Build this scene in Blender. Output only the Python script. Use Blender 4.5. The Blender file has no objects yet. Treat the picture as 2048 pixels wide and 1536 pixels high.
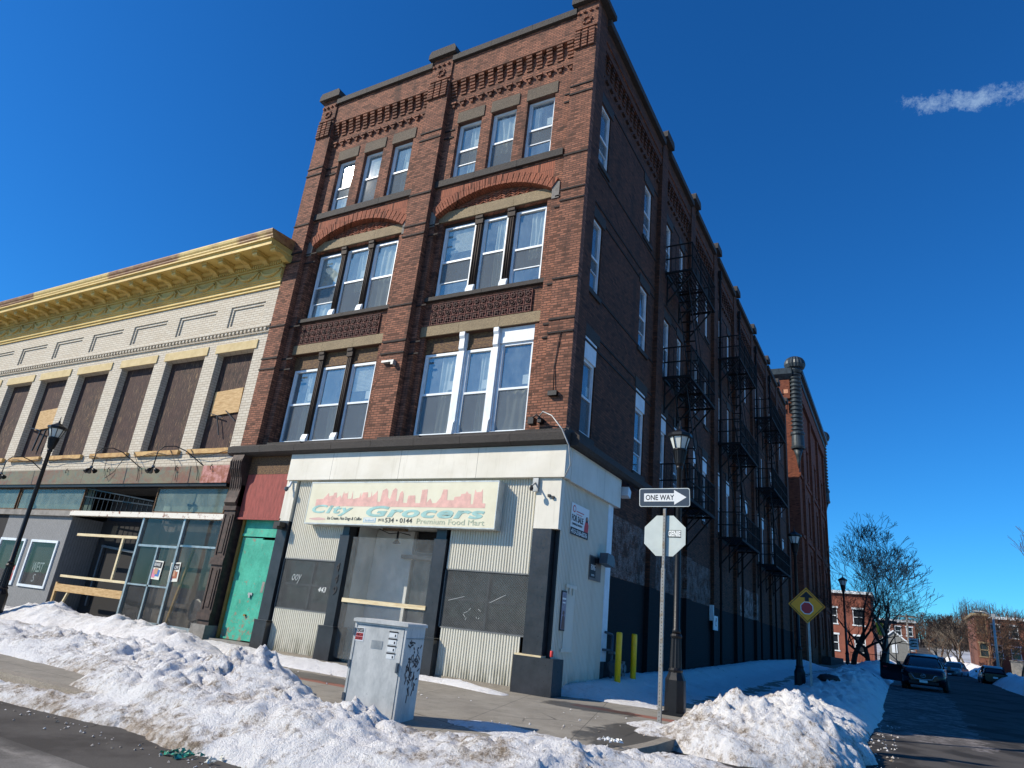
import bpy, bmesh, math, random
from math import sin, cos, pi, radians, hypot
from mathutils import Vector, Matrix, noise
random.seed(7)
SC = bpy.context.scene
COL = SC.collection

# ------------------------------------------------------------------ camera
cam_d = bpy.data.cameras.new('camera')
cam = bpy.data.objects.new('camera', cam_d); COL.objects.link(cam)
CAM = Vector((6.6312, -13.8639, 1.35))
R_ = Vector((0.87282886, 0.47718646, 0.10228814)); U_ = Vector((0.07767495, -0.34275864, 0.93620677)); F_ = Vector((-0.48180534, 0.80920306, 0.33623507))
cam.matrix_world = Matrix(((R_.x, U_.x, -F_.x, CAM.x), (R_.y, U_.y, -F_.y, CAM.y), (R_.z, U_.z, -F_.z, CAM.z), (0, 0, 0, 1)))
cam_d.sensor_width = 36; cam_d.lens = 1335.93 / 2048 * 36
cam_d.clip_start = 0.05; cam_d.clip_end = 5000
SC.camera = cam
# ------------------------------------------------------------------ world and sun
SUN = Vector((-16.23, -14.01, 14.73)).normalized()
w = bpy.data.worlds.new('World'); SC.world = w; w.use_nodes = True
nt = w.node_tree; nt.nodes.clear()
sky = nt.nodes.new('ShaderNodeTexSky'); sky.sky_type = 'NISHITA'; sky.sun_disc = False
sky.sun_elevation = math.asin(SUN.z); sky.sun_rotation = math.atan2(SUN.x, SUN.y)
sky.air_density = 1.0; sky.dust_density = 0.25; sky.ozone_density = 3.0; sky.altitude = 300
hs = nt.nodes.new('ShaderNodeHueSaturation'); hs.inputs['Saturation'].default_value = 1.22; hs.inputs['Value'].default_value = 1.0
tint = nt.nodes.new('ShaderNodeMix'); tint.data_type = 'RGBA'; tint.blend_type = 'MULTIPLY'; tint.inputs[0].default_value = 1
tint.inputs[7].default_value = (0.24, 0.755, 1.12, 1)
bg = nt.nodes.new('ShaderNodeBackground'); bg.inputs[1].default_value = 0.12
wo = nt.nodes.new('ShaderNodeOutputWorld')
nt.links.new(sky.outputs[0], hs.inputs['Color']); nt.links.new(hs.outputs[0], tint.inputs[6])
# a thin torn pale streak, placed by direction in the sky
tc = nt.nodes.new('ShaderNodeTexCoord')
def vdot(v, x, y, z):
    n = nt.nodes.new('ShaderNodeVectorMath'); n.operation = 'DOT_PRODUCT'
    nt.links.new(v, n.inputs[0]); n.inputs[1].default_value = (x, y, z); return n.outputs['Value']
def mth(op, a, b=None, c=None, clamp=False):
    n = nt.nodes.new('ShaderNodeMath'); n.operation = op; n.use_clamp = clamp
    for i, s in enumerate((a, b, c)):
        if s is None: continue
        if isinstance(s, (int, float)): n.inputs[i].default_value = s
        else: nt.links.new(s, n.inputs[i])
    return n.outputs[0]
def px_dir(x, y): return (F_ + R_ * ((x - 1024) / 1335.93) - U_ * ((y - 768) / 1335.93)).normalized()
cd = px_dir(1945, 198); ca = (px_dir(2050, 180) - px_dir(1800, 216)).normalized(); cb = cd.cross(ca).normalized()
nz = nt.nodes.new('ShaderNodeTexNoise'); nz.inputs['Scale'].default_value = 55; nz.inputs['Detail'].default_value = 11; nz.inputs['Roughness'].default_value = .8
nt.links.new(tc.outputs['Generated'], nz.inputs['Vector'])
du = mth('MULTIPLY', vdot(tc.outputs['Generated'], *ca), 1.0); du = mth('SUBTRACT', du, ca.dot(cd))
dv = vdot(tc.outputs['Generated'], *cb); dv = mth('ADD', dv, mth('MULTIPLY', du, du))
ell = mth('ADD', mth('POWER', mth('DIVIDE', mth('ABSOLUTE', du), .095), 3), mth('POWER', mth('DIVIDE', mth('ABSOLUTE', dv), .017), 2))
cl = mth('SUBTRACT', mth('ADD', mth('MULTIPLY', nz.outputs[0], 4.2), -1.55), mth('MULTIPLY', ell, 1.15))
front = mth('GREATER_THAN', vdot(tc.outputs['Generated'], *cd), 0.5)
cl = mth('MULTIPLY', mth('MULTIPLY', cl, front, clamp=True), .42, clamp=True)
cm = nt.nodes.new('ShaderNodeMix'); cm.data_type = 'RGBA'; nt.links.new(cl, cm.inputs[0]); nt.links.new(tint.outputs[2], cm.inputs[6]); cm.inputs[7].default_value = (4.2, 5.6, 7.0, 1)
nt.links.new(cm.outputs[2], bg.inputs[0]); nt.links.new(bg.outputs[0], wo.inputs[0])
sl = bpy.data.lights.new('sun', 'SUN'); sl.energy = 5.0; sl.angle = radians(0.53); sl.color = (1, 0.9, 0.75)
so = bpy.data.objects.new('sun', sl); COL.objects.link(so); so.rotation_euler = SUN.to_track_quat('Z', 'Y').to_euler(); so.location = SUN * 60
SC.view_settings.view_transform = 'Standard'; SC.view_settings.look = 'None'; SC.view_settings.gamma = 1; SC.view_settings.exposure = 0.22
SC.cycles.max_bounces = 7; SC.cycles.transparent_max_bounces = 12; SC.cycles.glossy_bounces = 3; SC.cycles.diffuse_bounces = 3
SC.cycles.caustics_reflective = False; SC.cycles.caustics_refractive = False

# ------------------------------------------------------------------ mesh helper
class MB:
    def __init__(s): s.v = []; s.f = []; s.m = []; s.sm = []
    def poly(s, pts, mi=0, smooth=False):
        n = len(s.v); s.v += [tuple(p) for p in pts]; s.f.append(tuple(range(n, n + len(pts)))); s.m.append(mi); s.sm.append(smooth)
    def box(s, x0, x1, y0, y1, z0, z1, mi=0, M=None):
        if x0 > x1: x0, x1 = x1, x0
        if y0 > y1: y0, y1 = y1, y0
        if z0 > z1: z0, z1 = z1, z0
        c = [(x0, y0, z0), (x1, y0, z0), (x1, y1, z0), (x0, y1, z0), (x0, y0, z1), (x1, y0, z1), (x1, y1, z1), (x0, y1, z1)]
        if M is not None: c = [tuple(M @ Vector(p)) for p in c]
        n = len(s.v); s.v += c
        for q in ((0, 3, 2, 1), (4, 5, 6, 7), (0, 1, 5, 4), (1, 2, 6, 5), (2, 3, 7, 6), (3, 0, 4, 7)):
            s.f.append(tuple(n + i for i in q)); s.m.append(mi); s.sm.append(False)
    def beam(s, a, b, wd, h=None, mi=0, up=(0, 0, 1)):
        a = Vector(a); b = Vector(b); h = h or wd
        d = (b - a); L = d.length; d.normalize(); up = Vector(up)
        if abs(d.dot(up)) > .99: up = Vector((1, 0, 0))
        r = d.cross(up).normalized(); u = r.cross(d)
        M = Matrix(((r.x, d.x, u.x, a.x), (r.y, d.y, u.y, a.y), (r.z, d.z, u.z, a.z), (0, 0, 0, 1)))
        s.box(-wd / 2, wd / 2, 0, L, -h / 2, h / 2, mi, M)
    def tube(s, pts, rad, n=8, mi=0, caps=True, smooth=True):
        if not isinstance(rad, (list, tuple)): rad = [rad] * len(pts)
        P = [Vector(p) for p in pts]; rings = []; base = len(s.v)
        ref = None
        for i, p in enumerate(P):
            d = (P[min(i + 1, len(P) - 1)] - P[max(i - 1, 0)]).normalized()
            if ref is None: ref = Vector((1, 0, 0)) if abs(d.x) < .9 else Vector((0, 1, 0))
            a = (ref - d * ref.dot(d)).normalized(); ref = a; b = d.cross(a)
            for k in range(n):
                t = 2 * pi * k / n; s.v.append(tuple(p + (a * cos(t) + b * sin(t)) * rad[i]))
        for i in range(len(P) - 1):
            for k in range(n):
                k2 = (k + 1) % n
                s.f.append((base + i * n + k, base + i * n + k2, base + (i + 1) * n + k2, base + (i + 1) * n + k)); s.m.append(mi); s.sm.append(smooth)
        if caps:
            s.f.append(tuple(base + k for k in reversed(range(n)))); s.m.append(mi); s.sm.append(False)
            e = base + (len(P) - 1) * n; s.f.append(tuple(e + k for k in range(n))); s.m.append(mi); s.sm.append(False)
    def lathe(s, prof, n=12, c=(0, 0, 0), mi=0, smooth=False, rot=0, axis='z'):
        base = len(s.v)
        for r, z in prof:
            for k in range(n):
                t = 2 * pi * k / n + rot
                p = (r * cos(t), r * sin(t), z) if axis == 'z' else ((z, r * cos(t), r * sin(t)) if axis == 'x' else (r * cos(t), z, r * sin(t)))
                s.v.append((c[0] + p[0], c[1] + p[1], c[2] + p[2]))
        flip = axis == 'y'
        for i in range(len(prof) - 1):
            for k in range(n):
                k2 = (k + 1) % n; q = (base + i * n + k, base + i * n + k2, base + (i + 1) * n + k2, base + (i + 1) * n + k)
                s.f.append(q[::-1] if flip else q); s.m.append(mi); s.sm.append(smooth)
        q = tuple(base + k for k in range(n)); s.f.append(q if flip else q[::-1]); s.m.append(mi); s.sm.append(False)
        e = base + (len(prof) - 1) * n; q = tuple(e + k for k in range(n)); s.f.append(q[::-1] if flip else q); s.m.append(mi); s.sm.append(False)
    def prism(s, pts, a, b, axis='y', mi=0):
        # pts: 2D outline (counter-clockwise seen from -y for axis y); extruded from a (front) to b
        def P(u, v, w): return (u, w, v) if axis == 'y' else ((w, u, v) if axis == 'x' else (u, v, w))
        n = len(pts); base = len(s.v)
        s.v += [P(u, v, a) for u, v in pts] + [P(u, v, b) for u, v in pts]
        s.f.append(tuple(base + i for i in range(n))); s.m.append(mi); s.sm.append(False)
        s.f.append(tuple(base + n + i for i in reversed(range(n)))); s.m.append(mi); s.sm.append(False)
        for i in range(n):
            j = (i + 1) % n; s.f.append((base + i, base + n + i, base + n + j, base + j)); s.m.append(mi); s.sm.append(False)
    def add(s, vs, fs, mi=0, M=None, smooth=False):
        base = len(s.v); s.v += [tuple(M @ Vector(p)) if M is not None else tuple(p) for p in vs]
        for f in fs: s.f.append(tuple(base + i for i in f)); s.m.append(mi); s.sm.append(smooth)
    def build(s, name, mats, parent=None, keep=False, fix=False):
        if not isinstance(mats, (list, tuple)): mats = [mats]
        off = Vector((0, 0, 0))
        if parent is not None and parent.get('_w'):
            p = parent
            off = Vector(p['_w'])
        me = bpy.data.meshes.new(name)
        me.from_pydata([(a - off.x, b - off.y, c - off.z) for a, b, c in s.v], [], s.f)
        for m in mats: me.materials.append(m)
        me.polygons.foreach_set('material_index', s.m); me.polygons.foreach_set('use_smooth', s.sm)
        if fix:
            bm = bmesh.new(); bm.from_mesh(me); bmesh.ops.recalc_face_normals(bm, faces=bm.faces); bm.to_mesh(me); bm.free()
        me.update()
        o = bpy.data.objects.new(name, me); COL.objects.link(o)
        if parent is not None:
            o.parent = parent
            if parent.get('_w'): o['_w'] = tuple(off)
        return o

def tag(o, label=None, cat=None, group=None, kind=None):
    if label: o['label'] = label
    if cat: o['category'] = cat
    if group: o['group'] = group
    if kind: o['kind'] = kind
    return o
def thing(name, label, cat, loc=(0, 0, 0), rz=0, group=None, world=True):
    # an Empty at the thing's base; with world=True its parts are written in world coordinates
    o = bpy.data.objects.new(name, None); COL.objects.link(o); o.location = loc; o.rotation_euler = (0, 0, rz)
    if world and not rz: o['_w'] = tuple(loc)
    return tag(o, label, cat, group)
def dup(o, parent=None, loc=None, rz=None, label=None):
    c = o.copy(); COL.objects.link(c)
    if parent: c.parent = parent
    if loc is not None: c.location = loc
    if rz is not None: c.rotation_euler = (0, 0, rz)
    if label: c['label'] = label
    for ch in [k for k in bpy.data.objects if k.parent == o]: dup(ch, c)
    return c

# ------------------------------------------------------------------ materials
class N:
    def __init__(s, name):
        s.m = bpy.data.materials.new(name); s.m.use_nodes = True; s.t = s.m.node_tree; s.t.nodes.clear()
        s.out = s.t.nodes.new('ShaderNodeOutputMaterial'); s.tc = s.t.nodes.new('ShaderNodeTexCoord'); s.o = s.tc.outputs['Object']
    def n(s, ty, **kw):
        x = s.t.nodes.new('ShaderNode' + ty)
        for k, v in kw.items(): setattr(x, k, v)
        return x
    def l(s, a, b): s.t.links.new(a, b)
    def set(s, inp, v):
        if isinstance(v, (int, float)): inp.default_value = v
        elif isinstance(v, tuple): inp.default_value = v if len(v) == len(inp.default_value) else (*v, 1)
        else: s.l(v, inp)
    def math(s, op, a, b=0, c=0, clamp=False):
        x = s.n('Math', operation=op, use_clamp=clamp); s.set(x.inputs[0], a); s.set(x.inputs[1], b); s.set(x.inputs[2], c); return x.outputs[0]
    def mapr(s, v, a, b, c=0., d=1.):
        x = s.n('MapRange'); s.set(x.inputs[0], v)
        for i, q in enumerate((a, b, c, d)): x.inputs[i + 1].default_value = q
        return x.outputs[0]
    def noise(s, scale=5, detail=4, rough=.6, vec=None, st=None, dist=0):
        x = s.n('TexNoise'); x.inputs['Scale'].default_value = scale; x.inputs['Detail'].default_value = detail; x.inputs['Roughness'].default_value = rough; x.inputs['Distortion'].default_value = dist
        v = vec or s.o
        if st: mp = s.n('Mapping'); s.l(v, mp.inputs[0]); mp.inputs['Scale'].default_value = st; v = mp.outputs[0]
        s.l(v, x.inputs['Vector']); return x.outputs['Fac']
    def vor(s, scale, feature='F1', vec=None, out='Distance', rnd=1):
        x = s.n('TexVoronoi', feature=feature); x.inputs['Scale'].default_value = scale; x.inputs['Randomness'].default_value = rnd; s.l(vec or s.o, x.inputs['Vector']); return x.outputs[out]
    def mix(s, f, a, b, mode='MIX'):
        x = s.n('Mix', data_type='RGBA', blend_type=mode); s.set(x.inputs[0], f); s.set(x.inputs[6], a); s.set(x.inputs[7], b); return x.outputs[2]
    def xyz(s):
        x = s.n('SeparateXYZ'); s.l(s.o, x.inputs[0]); return x.outputs
    def vec(s, a, b, c=0):
        x = s.n('CombineXYZ'); s.set(x.inputs[0], a); s.set(x.inputs[1], b); s.set(x.inputs[2], c); return x.outputs[0]
    def bump(s, h, strength=.3, dist=.02, nrm=None):
        x = s.n('Bump'); x.inputs['Strength'].default_value = strength; x.inputs['Distance'].default_value = dist; s.l(h, x.inputs['Height'])
        if nrm: s.l(nrm, x.inputs['Normal'])
        return x.outputs[0]
    def pbr(s, col, rough=.7, metal=0., nrm=None, spec=None, sss=None, emit=None):
        x = s.n('BsdfPrincipled'); s.set(x.inputs['Base Color'], col); s.set(x.inputs['Roughness'], rough); s.set(x.inputs['Metallic'], metal)
        if nrm: s.l(nrm, x.inputs['Normal'])
        if spec is not None: s.set(x.inputs['Specular IOR Level'], spec)
        s.l(x.outputs[0], s.out.inputs[0]); return s.m
def c3(h):
    h = h.lstrip('#'); f = lambda v: v / 12.92 if v <= .04045 else ((v + .055) / 1.055) ** 2.4
    return tuple(f(int(h[i:i + 2], 16) / 255) for i in (0, 2, 4)) + (1,)
_mc = {}
def M(name, col, rough=.7, metal=0., col2=None, scale=4, detail=5, bump=.15, bs=None, st=None, lo=.38, hi=.66, spec=None):
    if name in _mc: return _mc[name]
    s = N(name)
    col = col if isinstance(col, tuple) else c3(col)
    col2 = (tuple(v * .72 for v in col[:3]) + (1,)) if col2 is None else (col2 if isinstance(col2, tuple) else c3(col2))
    f = s.mapr(s.noise(scale, detail, .65, st=st), lo, hi)
    c = s.mix(f, col, col2)
    h = s.noise(bs or scale * 6, 4, .6, st=st)
    r = s.mapr(h, .3, .7, max(.02, rough - .08), min(1, rough + .08))
    _mc[name] = s.pbr(c, r, metal, s.bump(h, bump, .01) if bump else None, spec); return _mc[name]
def flat(name, col, rough=.6, metal=0.):
    if name in _mc: return _mc[name]
    s = N(name); _mc[name] = s.pbr(col if isinstance(col, tuple) else c3(col), rough, metal); return _mc[name]

def brick(name, ca, cb, mortar, bw=.21, bh=.072, mw=.009, soot=.5, sootcol=(.02, .016, .015, 1), burnt=.93, wash=None, paint=None, bumps=.6, sscale=.5):
    s = N(name); x, y, z = s.xyz()
    v = s.vec(s.math('ADD', x, y), z)
    b = s.n('TexBrick'); b.offset = .5; s.l(v, b.inputs['Vector']); b.inputs['Scale'].default_value = 1
    b.inputs['Brick Width'].default_value = bw; b.inputs['Row Height'].default_value = bh; b.inputs['Mortar Size'].default_value = mw; b.inputs['Mortar Smooth'].default_value = .3; b.inputs['Bias'].default_value = 0
    b.inputs['Color1'].default_value = (1, 1, 1, 1); b.inputs['Color2'].default_value = (0, 0, 0, 1); b.inputs['Mortar'].default_value = (.5, .5, .5, 1)
    sep = s.n('SeparateColor'); s.l(b.outputs['Color'], sep.inputs[0]); rnd = sep.outputs[0]; fac = b.outputs['Fac']
    big = s.noise(sscale, 5, .65)
    f = s.math('ADD', s.math('MULTIPLY', rnd, .75), s.math('MULTIPLY', s.math('SUBTRACT', big, .5), 1.1), clamp=True)
    c = s.mix(f, ca, cb)
    # single over-burnt or pale bricks
    c = s.mix(s.math('GREATER_THAN', rnd, burnt), c, tuple(v * .35 for v in ca[:3]) + (1,))
    c = s.mix(s.mapr(s.noise(3, 6, .7), .5, .8, 0, soot), c, sootcol)
    sk = s.mapr(s.noise(1.6, 5, .6, st=(1, 1, .12)), .55, .75, 0, soot * .8); c = s.mix(sk, c, sootcol)
    c = s.mix(s.math('MULTIPLY', fac, .8), c, mortar)
    r = .85
    if wash:   # (y0,y1,z0,z1,colour) old whitewash left in patches
        for (y0, y1, z0, z1, col, amt) in wash:
            m = s.math('MULTIPLY', s.math('MULTIPLY', s.math('GREATER_THAN', y, y0), s.math('LESS_THAN', y, y1)), s.math('MULTIPLY', s.math('GREATER_THAN', z, z0), s.math('LESS_THAN', z, z1)))
            k = s.mapr(s.noise(2.2, 6, .8), .42, .58, 0, amt); k2 = s.mapr(s.noise(26, 3, .6), .35, .6); k = s.math('MULTIPLY', k, k2)
            c = s.mix(s.math('MULTIPLY', m, k), c, col)
    if paint:
        for (y0, y1, z0, z1, col) in paint:
            e = s.math('MULTIPLY', s.math('SUBTRACT', s.noise(9, 2, .5), .5), .05)
            m = s.math('MULTIPLY', s.math('MULTIPLY', s.math('GREATER_THAN', s.math('ADD', y, e), y0), s.math('LESS_THAN', y, y1)), s.math('MULTIPLY', s.math('GREATER_THAN', z, z0), s.math('LESS_THAN', s.math('ADD', z, e), z1)))
            c = s.mix(s.math('MULTIPLY', m, .97), c, col)
    h = s.math('SUBTRACT', s.math('MULTIPLY', s.noise(30, 3, .6), .35), fac)
    return s.pbr(c, r, 0, s.bump(h, bumps, .008), .3)

MAT = {}
MAT['brick'] = brick('red_brick', c3('#9f6b54'), c3('#5e3f33'), c3('#463830'), mw=.012, soot=.95, bumps=1.0, burnt=.87)
MAT['brick_side'] = brick('sooty_shade_toned_side_brick', c3('#6a4432'), c3('#38251c'), c3('#352c27'), soot=.75, mw=.01, bumps=.8,  # base colours darkened to stand for the wall's shade, soot patches on top
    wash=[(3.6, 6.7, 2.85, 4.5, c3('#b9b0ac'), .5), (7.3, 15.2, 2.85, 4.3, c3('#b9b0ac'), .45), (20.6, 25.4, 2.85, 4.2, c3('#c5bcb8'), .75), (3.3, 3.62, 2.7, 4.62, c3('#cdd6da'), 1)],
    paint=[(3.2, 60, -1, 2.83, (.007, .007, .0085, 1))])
MAT['brick_arch'] = brick('orange_arch_brick', c3('#a06149'), c3('#7c4c3b'), c3('#4a362d'), bw=.07, bh=.3, mw=.006, soot=.25)
MAT['brick_far'] = brick('dark_red_mill_brick', c3('#8a5039'), c3('#5f3226'), c3('#4d3229'), soot=.3)
MAT['brick_lit'] = brick('orange_brick', c3('#a8583f'), c3('#86402f'), c3('#8a7268'), soot=.2)
MAT['cream_brick'] = brick('cream_glazed_brick', c3('#cfc8b8'), c3('#c2b8a6'), c3('#8f8270'), bw=.3, bh=.095, mw=.011, soot=.14, sootcol=(.25, .23, .2, 1), bumps=.4, burnt=1.1)
def granite(name, a, b, sc=60):
    s = N(name); n1 = s.noise(sc, 3, .7); n2 = s.noise(2, 5, .6); c = s.mix(s.mapr(n1, .35, .65), a, b); c = s.mix(s.mapr(n2, .45, .75, 0, .6), c, tuple(v * .4 for v in a[:3]) + (1,))
    return s.pbr(c, .8, 0, s.bump(s.math('ADD', n1, s.noise(14, 4, .6)), .5, .03))
MAT['stone'] = granite('brownstone_lintel', c3('#ab9876'), c3('#5f5240'))
MAT['darkstone'] = granite('sooty_stone', c3('#4a4541'), c3('#22201f'))
MAT['sootstone'] = granite('sooty_brown_lintel_stone', c3('#6f6353'), c3('#3d352c'))
MAT['greystone'] = granite('grey_granite', c3('#8d8a84'), c3('#6a6762'))
MAT['curb'] = granite('curb_granite', c3('#a39a8a'), c3('#7d766a'))
MAT['darkbrick_trim'] = M('soot_black_trim_brick', '#2b211f', .85, col2='#17120f', scale=6)
MAT['terra'] = M('terracotta_tile', '#6e3a30', .75, col2='#3c211d', scale=9)
MAT['terra_dark'] = M('terracotta_relief', '#4b2722', .8, col2='#22120f', scale=9)
MAT['white'] = M('white_window_paint', '#dfe6ea', .45, col2='#cdd6dc', bump=.03)
def creamboard():
    s = N('cream_painted_board'); x, y, z = s.xyz(); c = s.mix(s.mapr(s.noise(.8, 4, .6), .35, .65), c3('#dedacd'), c3('#d0cbbb')); k = s.mapr(s.noise(7, 5, .7, st=(1, 1, .07)), .55, .72, 0, .35); c = s.mix(k, c, c3('#a39b83')); c = s.mix(s.mapr(s.noise(22, 4, .8), .66, .7, 0, .5), c, c3('#8c8474'))
    u = s.math('ADD', x, y); j = s.math('LESS_THAN', s.math('FRACT', s.math('MULTIPLY', u, .41)), .004); c = s.mix(j, c, c3('#6b675c')); return s.pbr(c, .5, 0, s.bump(s.noise(1.3, 3, .6), .25, .05))
MAT['cream'] = creamboard()
def corr(name, a, b):
    s = N(name); x, y, z = s.xyz(); dirt = s.mapr(s.noise(2.2, 5, .7, st=(1, 1, .15)), .5, .75, 0, .45); c = s.mix(dirt, a, b)
    low = s.math('MULTIPLY', s.mapr(z, .0, .55, 1, 0), s.mapr(s.noise(9, 4, .7, st=(1, 1, .2)), .4, .65)); c = s.mix(low, c, c3('#6d6a50')); return s.pbr(c, .5)
MAT['corr'] = corr('cream_corrugated_metal', c3('#d3cfbf'), c3('#b5ad99'))
MAT['charcoal'] = M('charcoal_gloss_paint', '#2c2e33', .35, col2='#1e2024', scale=3, bump=.05)
MAT['black_iron'] = M('black_iron', '#15171b', .45, .3, col2='#0d0e11', scale=8)
MAT['fe_iron'] = M('black_fire_escape_iron', '#0c0c0e', .85, .0, col2='#070708', scale=8)
MAT['glassframe'] = M('aluminium_frame', '#aab4b6', .4, .6, col2='#8b9698')
MAT['wood_dark'] = None
def boards():
    s = N('weathered_dark_boards'); x, y, z = s.xyz(); u = s.math('ADD', x, y)
    g = s.noise(14, 6, .75, vec=s.vec(s.math('MULTIPLY', u, 2.5), s.math('MULTIPLY', z, .22)))
    st = s.math('ABSOLUTE', s.math('SUBTRACT', s.math('FRACT', s.math('MULTIPLY', u, 11)), .5)); ln = s.math('GREATER_THAN', st, .45)
    c = s.mix(s.mapr(g, .44, .58), c3('#150f0f'), c3('#5f463b')); c = s.mix(s.mapr(s.noise(6, 7, .85, st=(3, 3, .45)), .55, .62, 0, .85), c, c3('#a08463')); c = s.mix(s.mapr(s.noise(.7, 3, .5), .4, .6, 0, .5), c, c3('#3a1f22'))
    c = s.mix(ln, c, (.01, .008, .008, 1)); return s.pbr(c, .85, 0, s.bump(s.math('SUBTRACT', g, ln), .5, .01))
MAT['boards'] = boards()
MAT['brownwood'] = M('peeling_brown_wood', '#4a3426', .8, col2='#8a6b3f', scale=14, st=(1, 1, 3), lo=.45, hi=.7, bump=.4)
MAT['darkwood'] = M('dark_brown_mullion', '#3a2c22', .75, col2='#1c1511', scale=10, st=(4, 4, .6), bump=.4)
MAT['ply'] = M('plywood', '#c8a878', .75, col2='#a88552', scale=5, st=(1, 1, 5), bump=.1)
MAT['lumber'] = M('pale_lumber', '#d9cba6', .7, col2='#b89c6e', scale=5, st=(.4, 1, 4), lo=.45, hi=.75, bump=.1)
MAT['redpaint'] = M('faded_red_board', '#974840', .75, col2='#7b3832', scale=5, st=(4, 4, .7), bump=.3)
MAT['yellowtrim'] = M('pale_yellow_cornice_paint', '#d3b768', .6, col2='#bfa157', scale=1.2, bump=.1)
def rustyellow():
    s = N('pale_yellow_metal_with_rust'); n1 = s.noise(.33, 2, .5, st=(1, .2, .2)); n2 = s.noise(5, 6, .75, st=(.6, 1, 1.6)); f = s.math('ADD', s.math('MULTIPLY', s.mapr(n1, .48, .52), .8), s.math('SUBTRACT', n2, .62), clamp=True)
    c = s.mix(s.math('MULTIPLY', f, 1.2, clamp=True), c3('#d6bb74'), c3('#6e3a26')); c = s.mix(s.mapr(s.noise(9, 4, .7), .5, .7, 0, .35), c, c3('#3d221b')); return s.pbr(c, .6)
MAT['rustyellow'] = rustyellow()
def rustband():
    s = N('weathered_green_copper_band'); a = s.noise(1.1, 6, .75, st=(.6, 1, 1.2)); b = s.noise(4, 6, .8)
    c = s.mix(s.mapr(a, .4, .62), c3('#6b6a52'), c3('#6e4534')); c = s.mix(s.mapr(b, .5, .7), c, c3('#4e6b5e')); c = s.mix(s.mapr(s.noise(2.4, 6, .8), .58, .68), c, c3('#8b5540'))
    jx = s.math('LESS_THAN', s.math('FRACT', s.math('MULTIPLY', s.xyz()[0], .37)), .006); c = s.mix(jx, c, (.01, .01, .01, 1)); return s.pbr(c, .6, .1, s.bump(b, .3, .02))
MAT['rustband'] = rustband()
MAT['pinkpatch'] = M('pink_flaking_panel', '#b5807a', .7, col2='#8a4f3a', scale=6, lo=.4, hi=.6)
MAT['whitebeam'] = M('flaking_white_beam', '#dcd8cc', .7, col2='#7b4630', scale=5, lo=.56, hi=.66, bump=.4)
def planks(name, a, b, pitch, vert=True):
    s = N(name); x, y, z = s.xyz(); u = s.math('ADD', x, y) if vert else z
    g = s.noise(20, 5, .7, st=(3, 3, .3) if vert else (.3, .3, 3)); q = s.math('FRACT', s.math('DIVIDE', u, pitch)); ln = s.math('LESS_THAN', q, .06)
    c = s.mix(s.mapr(g, .35, .7), a, b); c = s.mix(ln, c, (.02, .02, .02, 1)); return s.pbr(c, .75, 0, s.bump(s.math('SUBTRACT', g, s.math('MULTIPLY', ln, 2)), .3, .01))
MAT['greyplank'] = planks('grey_grooved_panel', c3('#8b8c8c'), c3('#6b6c6d'), .1)
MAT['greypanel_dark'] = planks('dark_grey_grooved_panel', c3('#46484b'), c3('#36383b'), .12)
def tealdoor():
    s = N('flaking_teal_paint'); n1 = s.noise(5, 6, .8); x, y, z = s.xyz(); lowm = s.mapr(z, .2, 1.3, .09, 0)
    c = s.mix(s.mapr(s.noise(1.5, 6, .75), .4, .6), c3('#2b957d'), c3('#43b095')); c = s.mix(s.mapr(s.noise(11, 5, .8, st=(1, 1, .3)), .55, .65, 0, .35), c, c3('#1f5f52')); c = s.mix(s.mapr(s.math('ADD', n1, lowm), .6, .63), c, c3('#8a7b68')); return s.pbr(c, .5, 0, s.bump(n1, .6, .02))
MAT['teal'] = tealdoor()
MAT['yellowwood'] = M('ochre_door_frame', '#8a6a2c', .7)
MAT['galv'] = M('galvanised_grey_metal', '#b3b4b0', .45, .3, col2='#8c9091', scale=5, bump=.05)
MAT['galvdark'] = M('grey_pipe_metal', '#5c646c', .5, .4)
MAT['concrete'] = M('grey_concrete', '#8f8c86', .85, col2='#6f6c67', scale=3)
MAT['darkint'] = flat('dark_interior', (.012, .012, .013, 1), .9)
MAT['dimint'] = M('dim_room_wall', '#5b6063', .9, col2='#46494b')
MAT['greyint'] = M('grey_painted_lobby_wall', '#cfd0cb', .7, col2='#b4b6b2', scale=1.2)
MAT['curtain'] = M('white_curtain', '#cfd2c6', .9, col2='#b9bcb0', scale=3, bump=.2)
MAT['paper'] = flat('paper', '#d8d9cf', .8)
MAT['black'] = flat('black_print', (.012, .012, .014, 1), .6)
MAT['white_print'] = flat('white_print', (.78, .8, .78, 1), .5)
MAT['redprint'] = flat('red_print', c3('#c83c3c'), .6)
MAT['yellowpost'] = M('yellow_bollard_paint', '#ffc808', .4, col2='#eab206', scale=3, bump=.03)
_gl = 0
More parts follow.
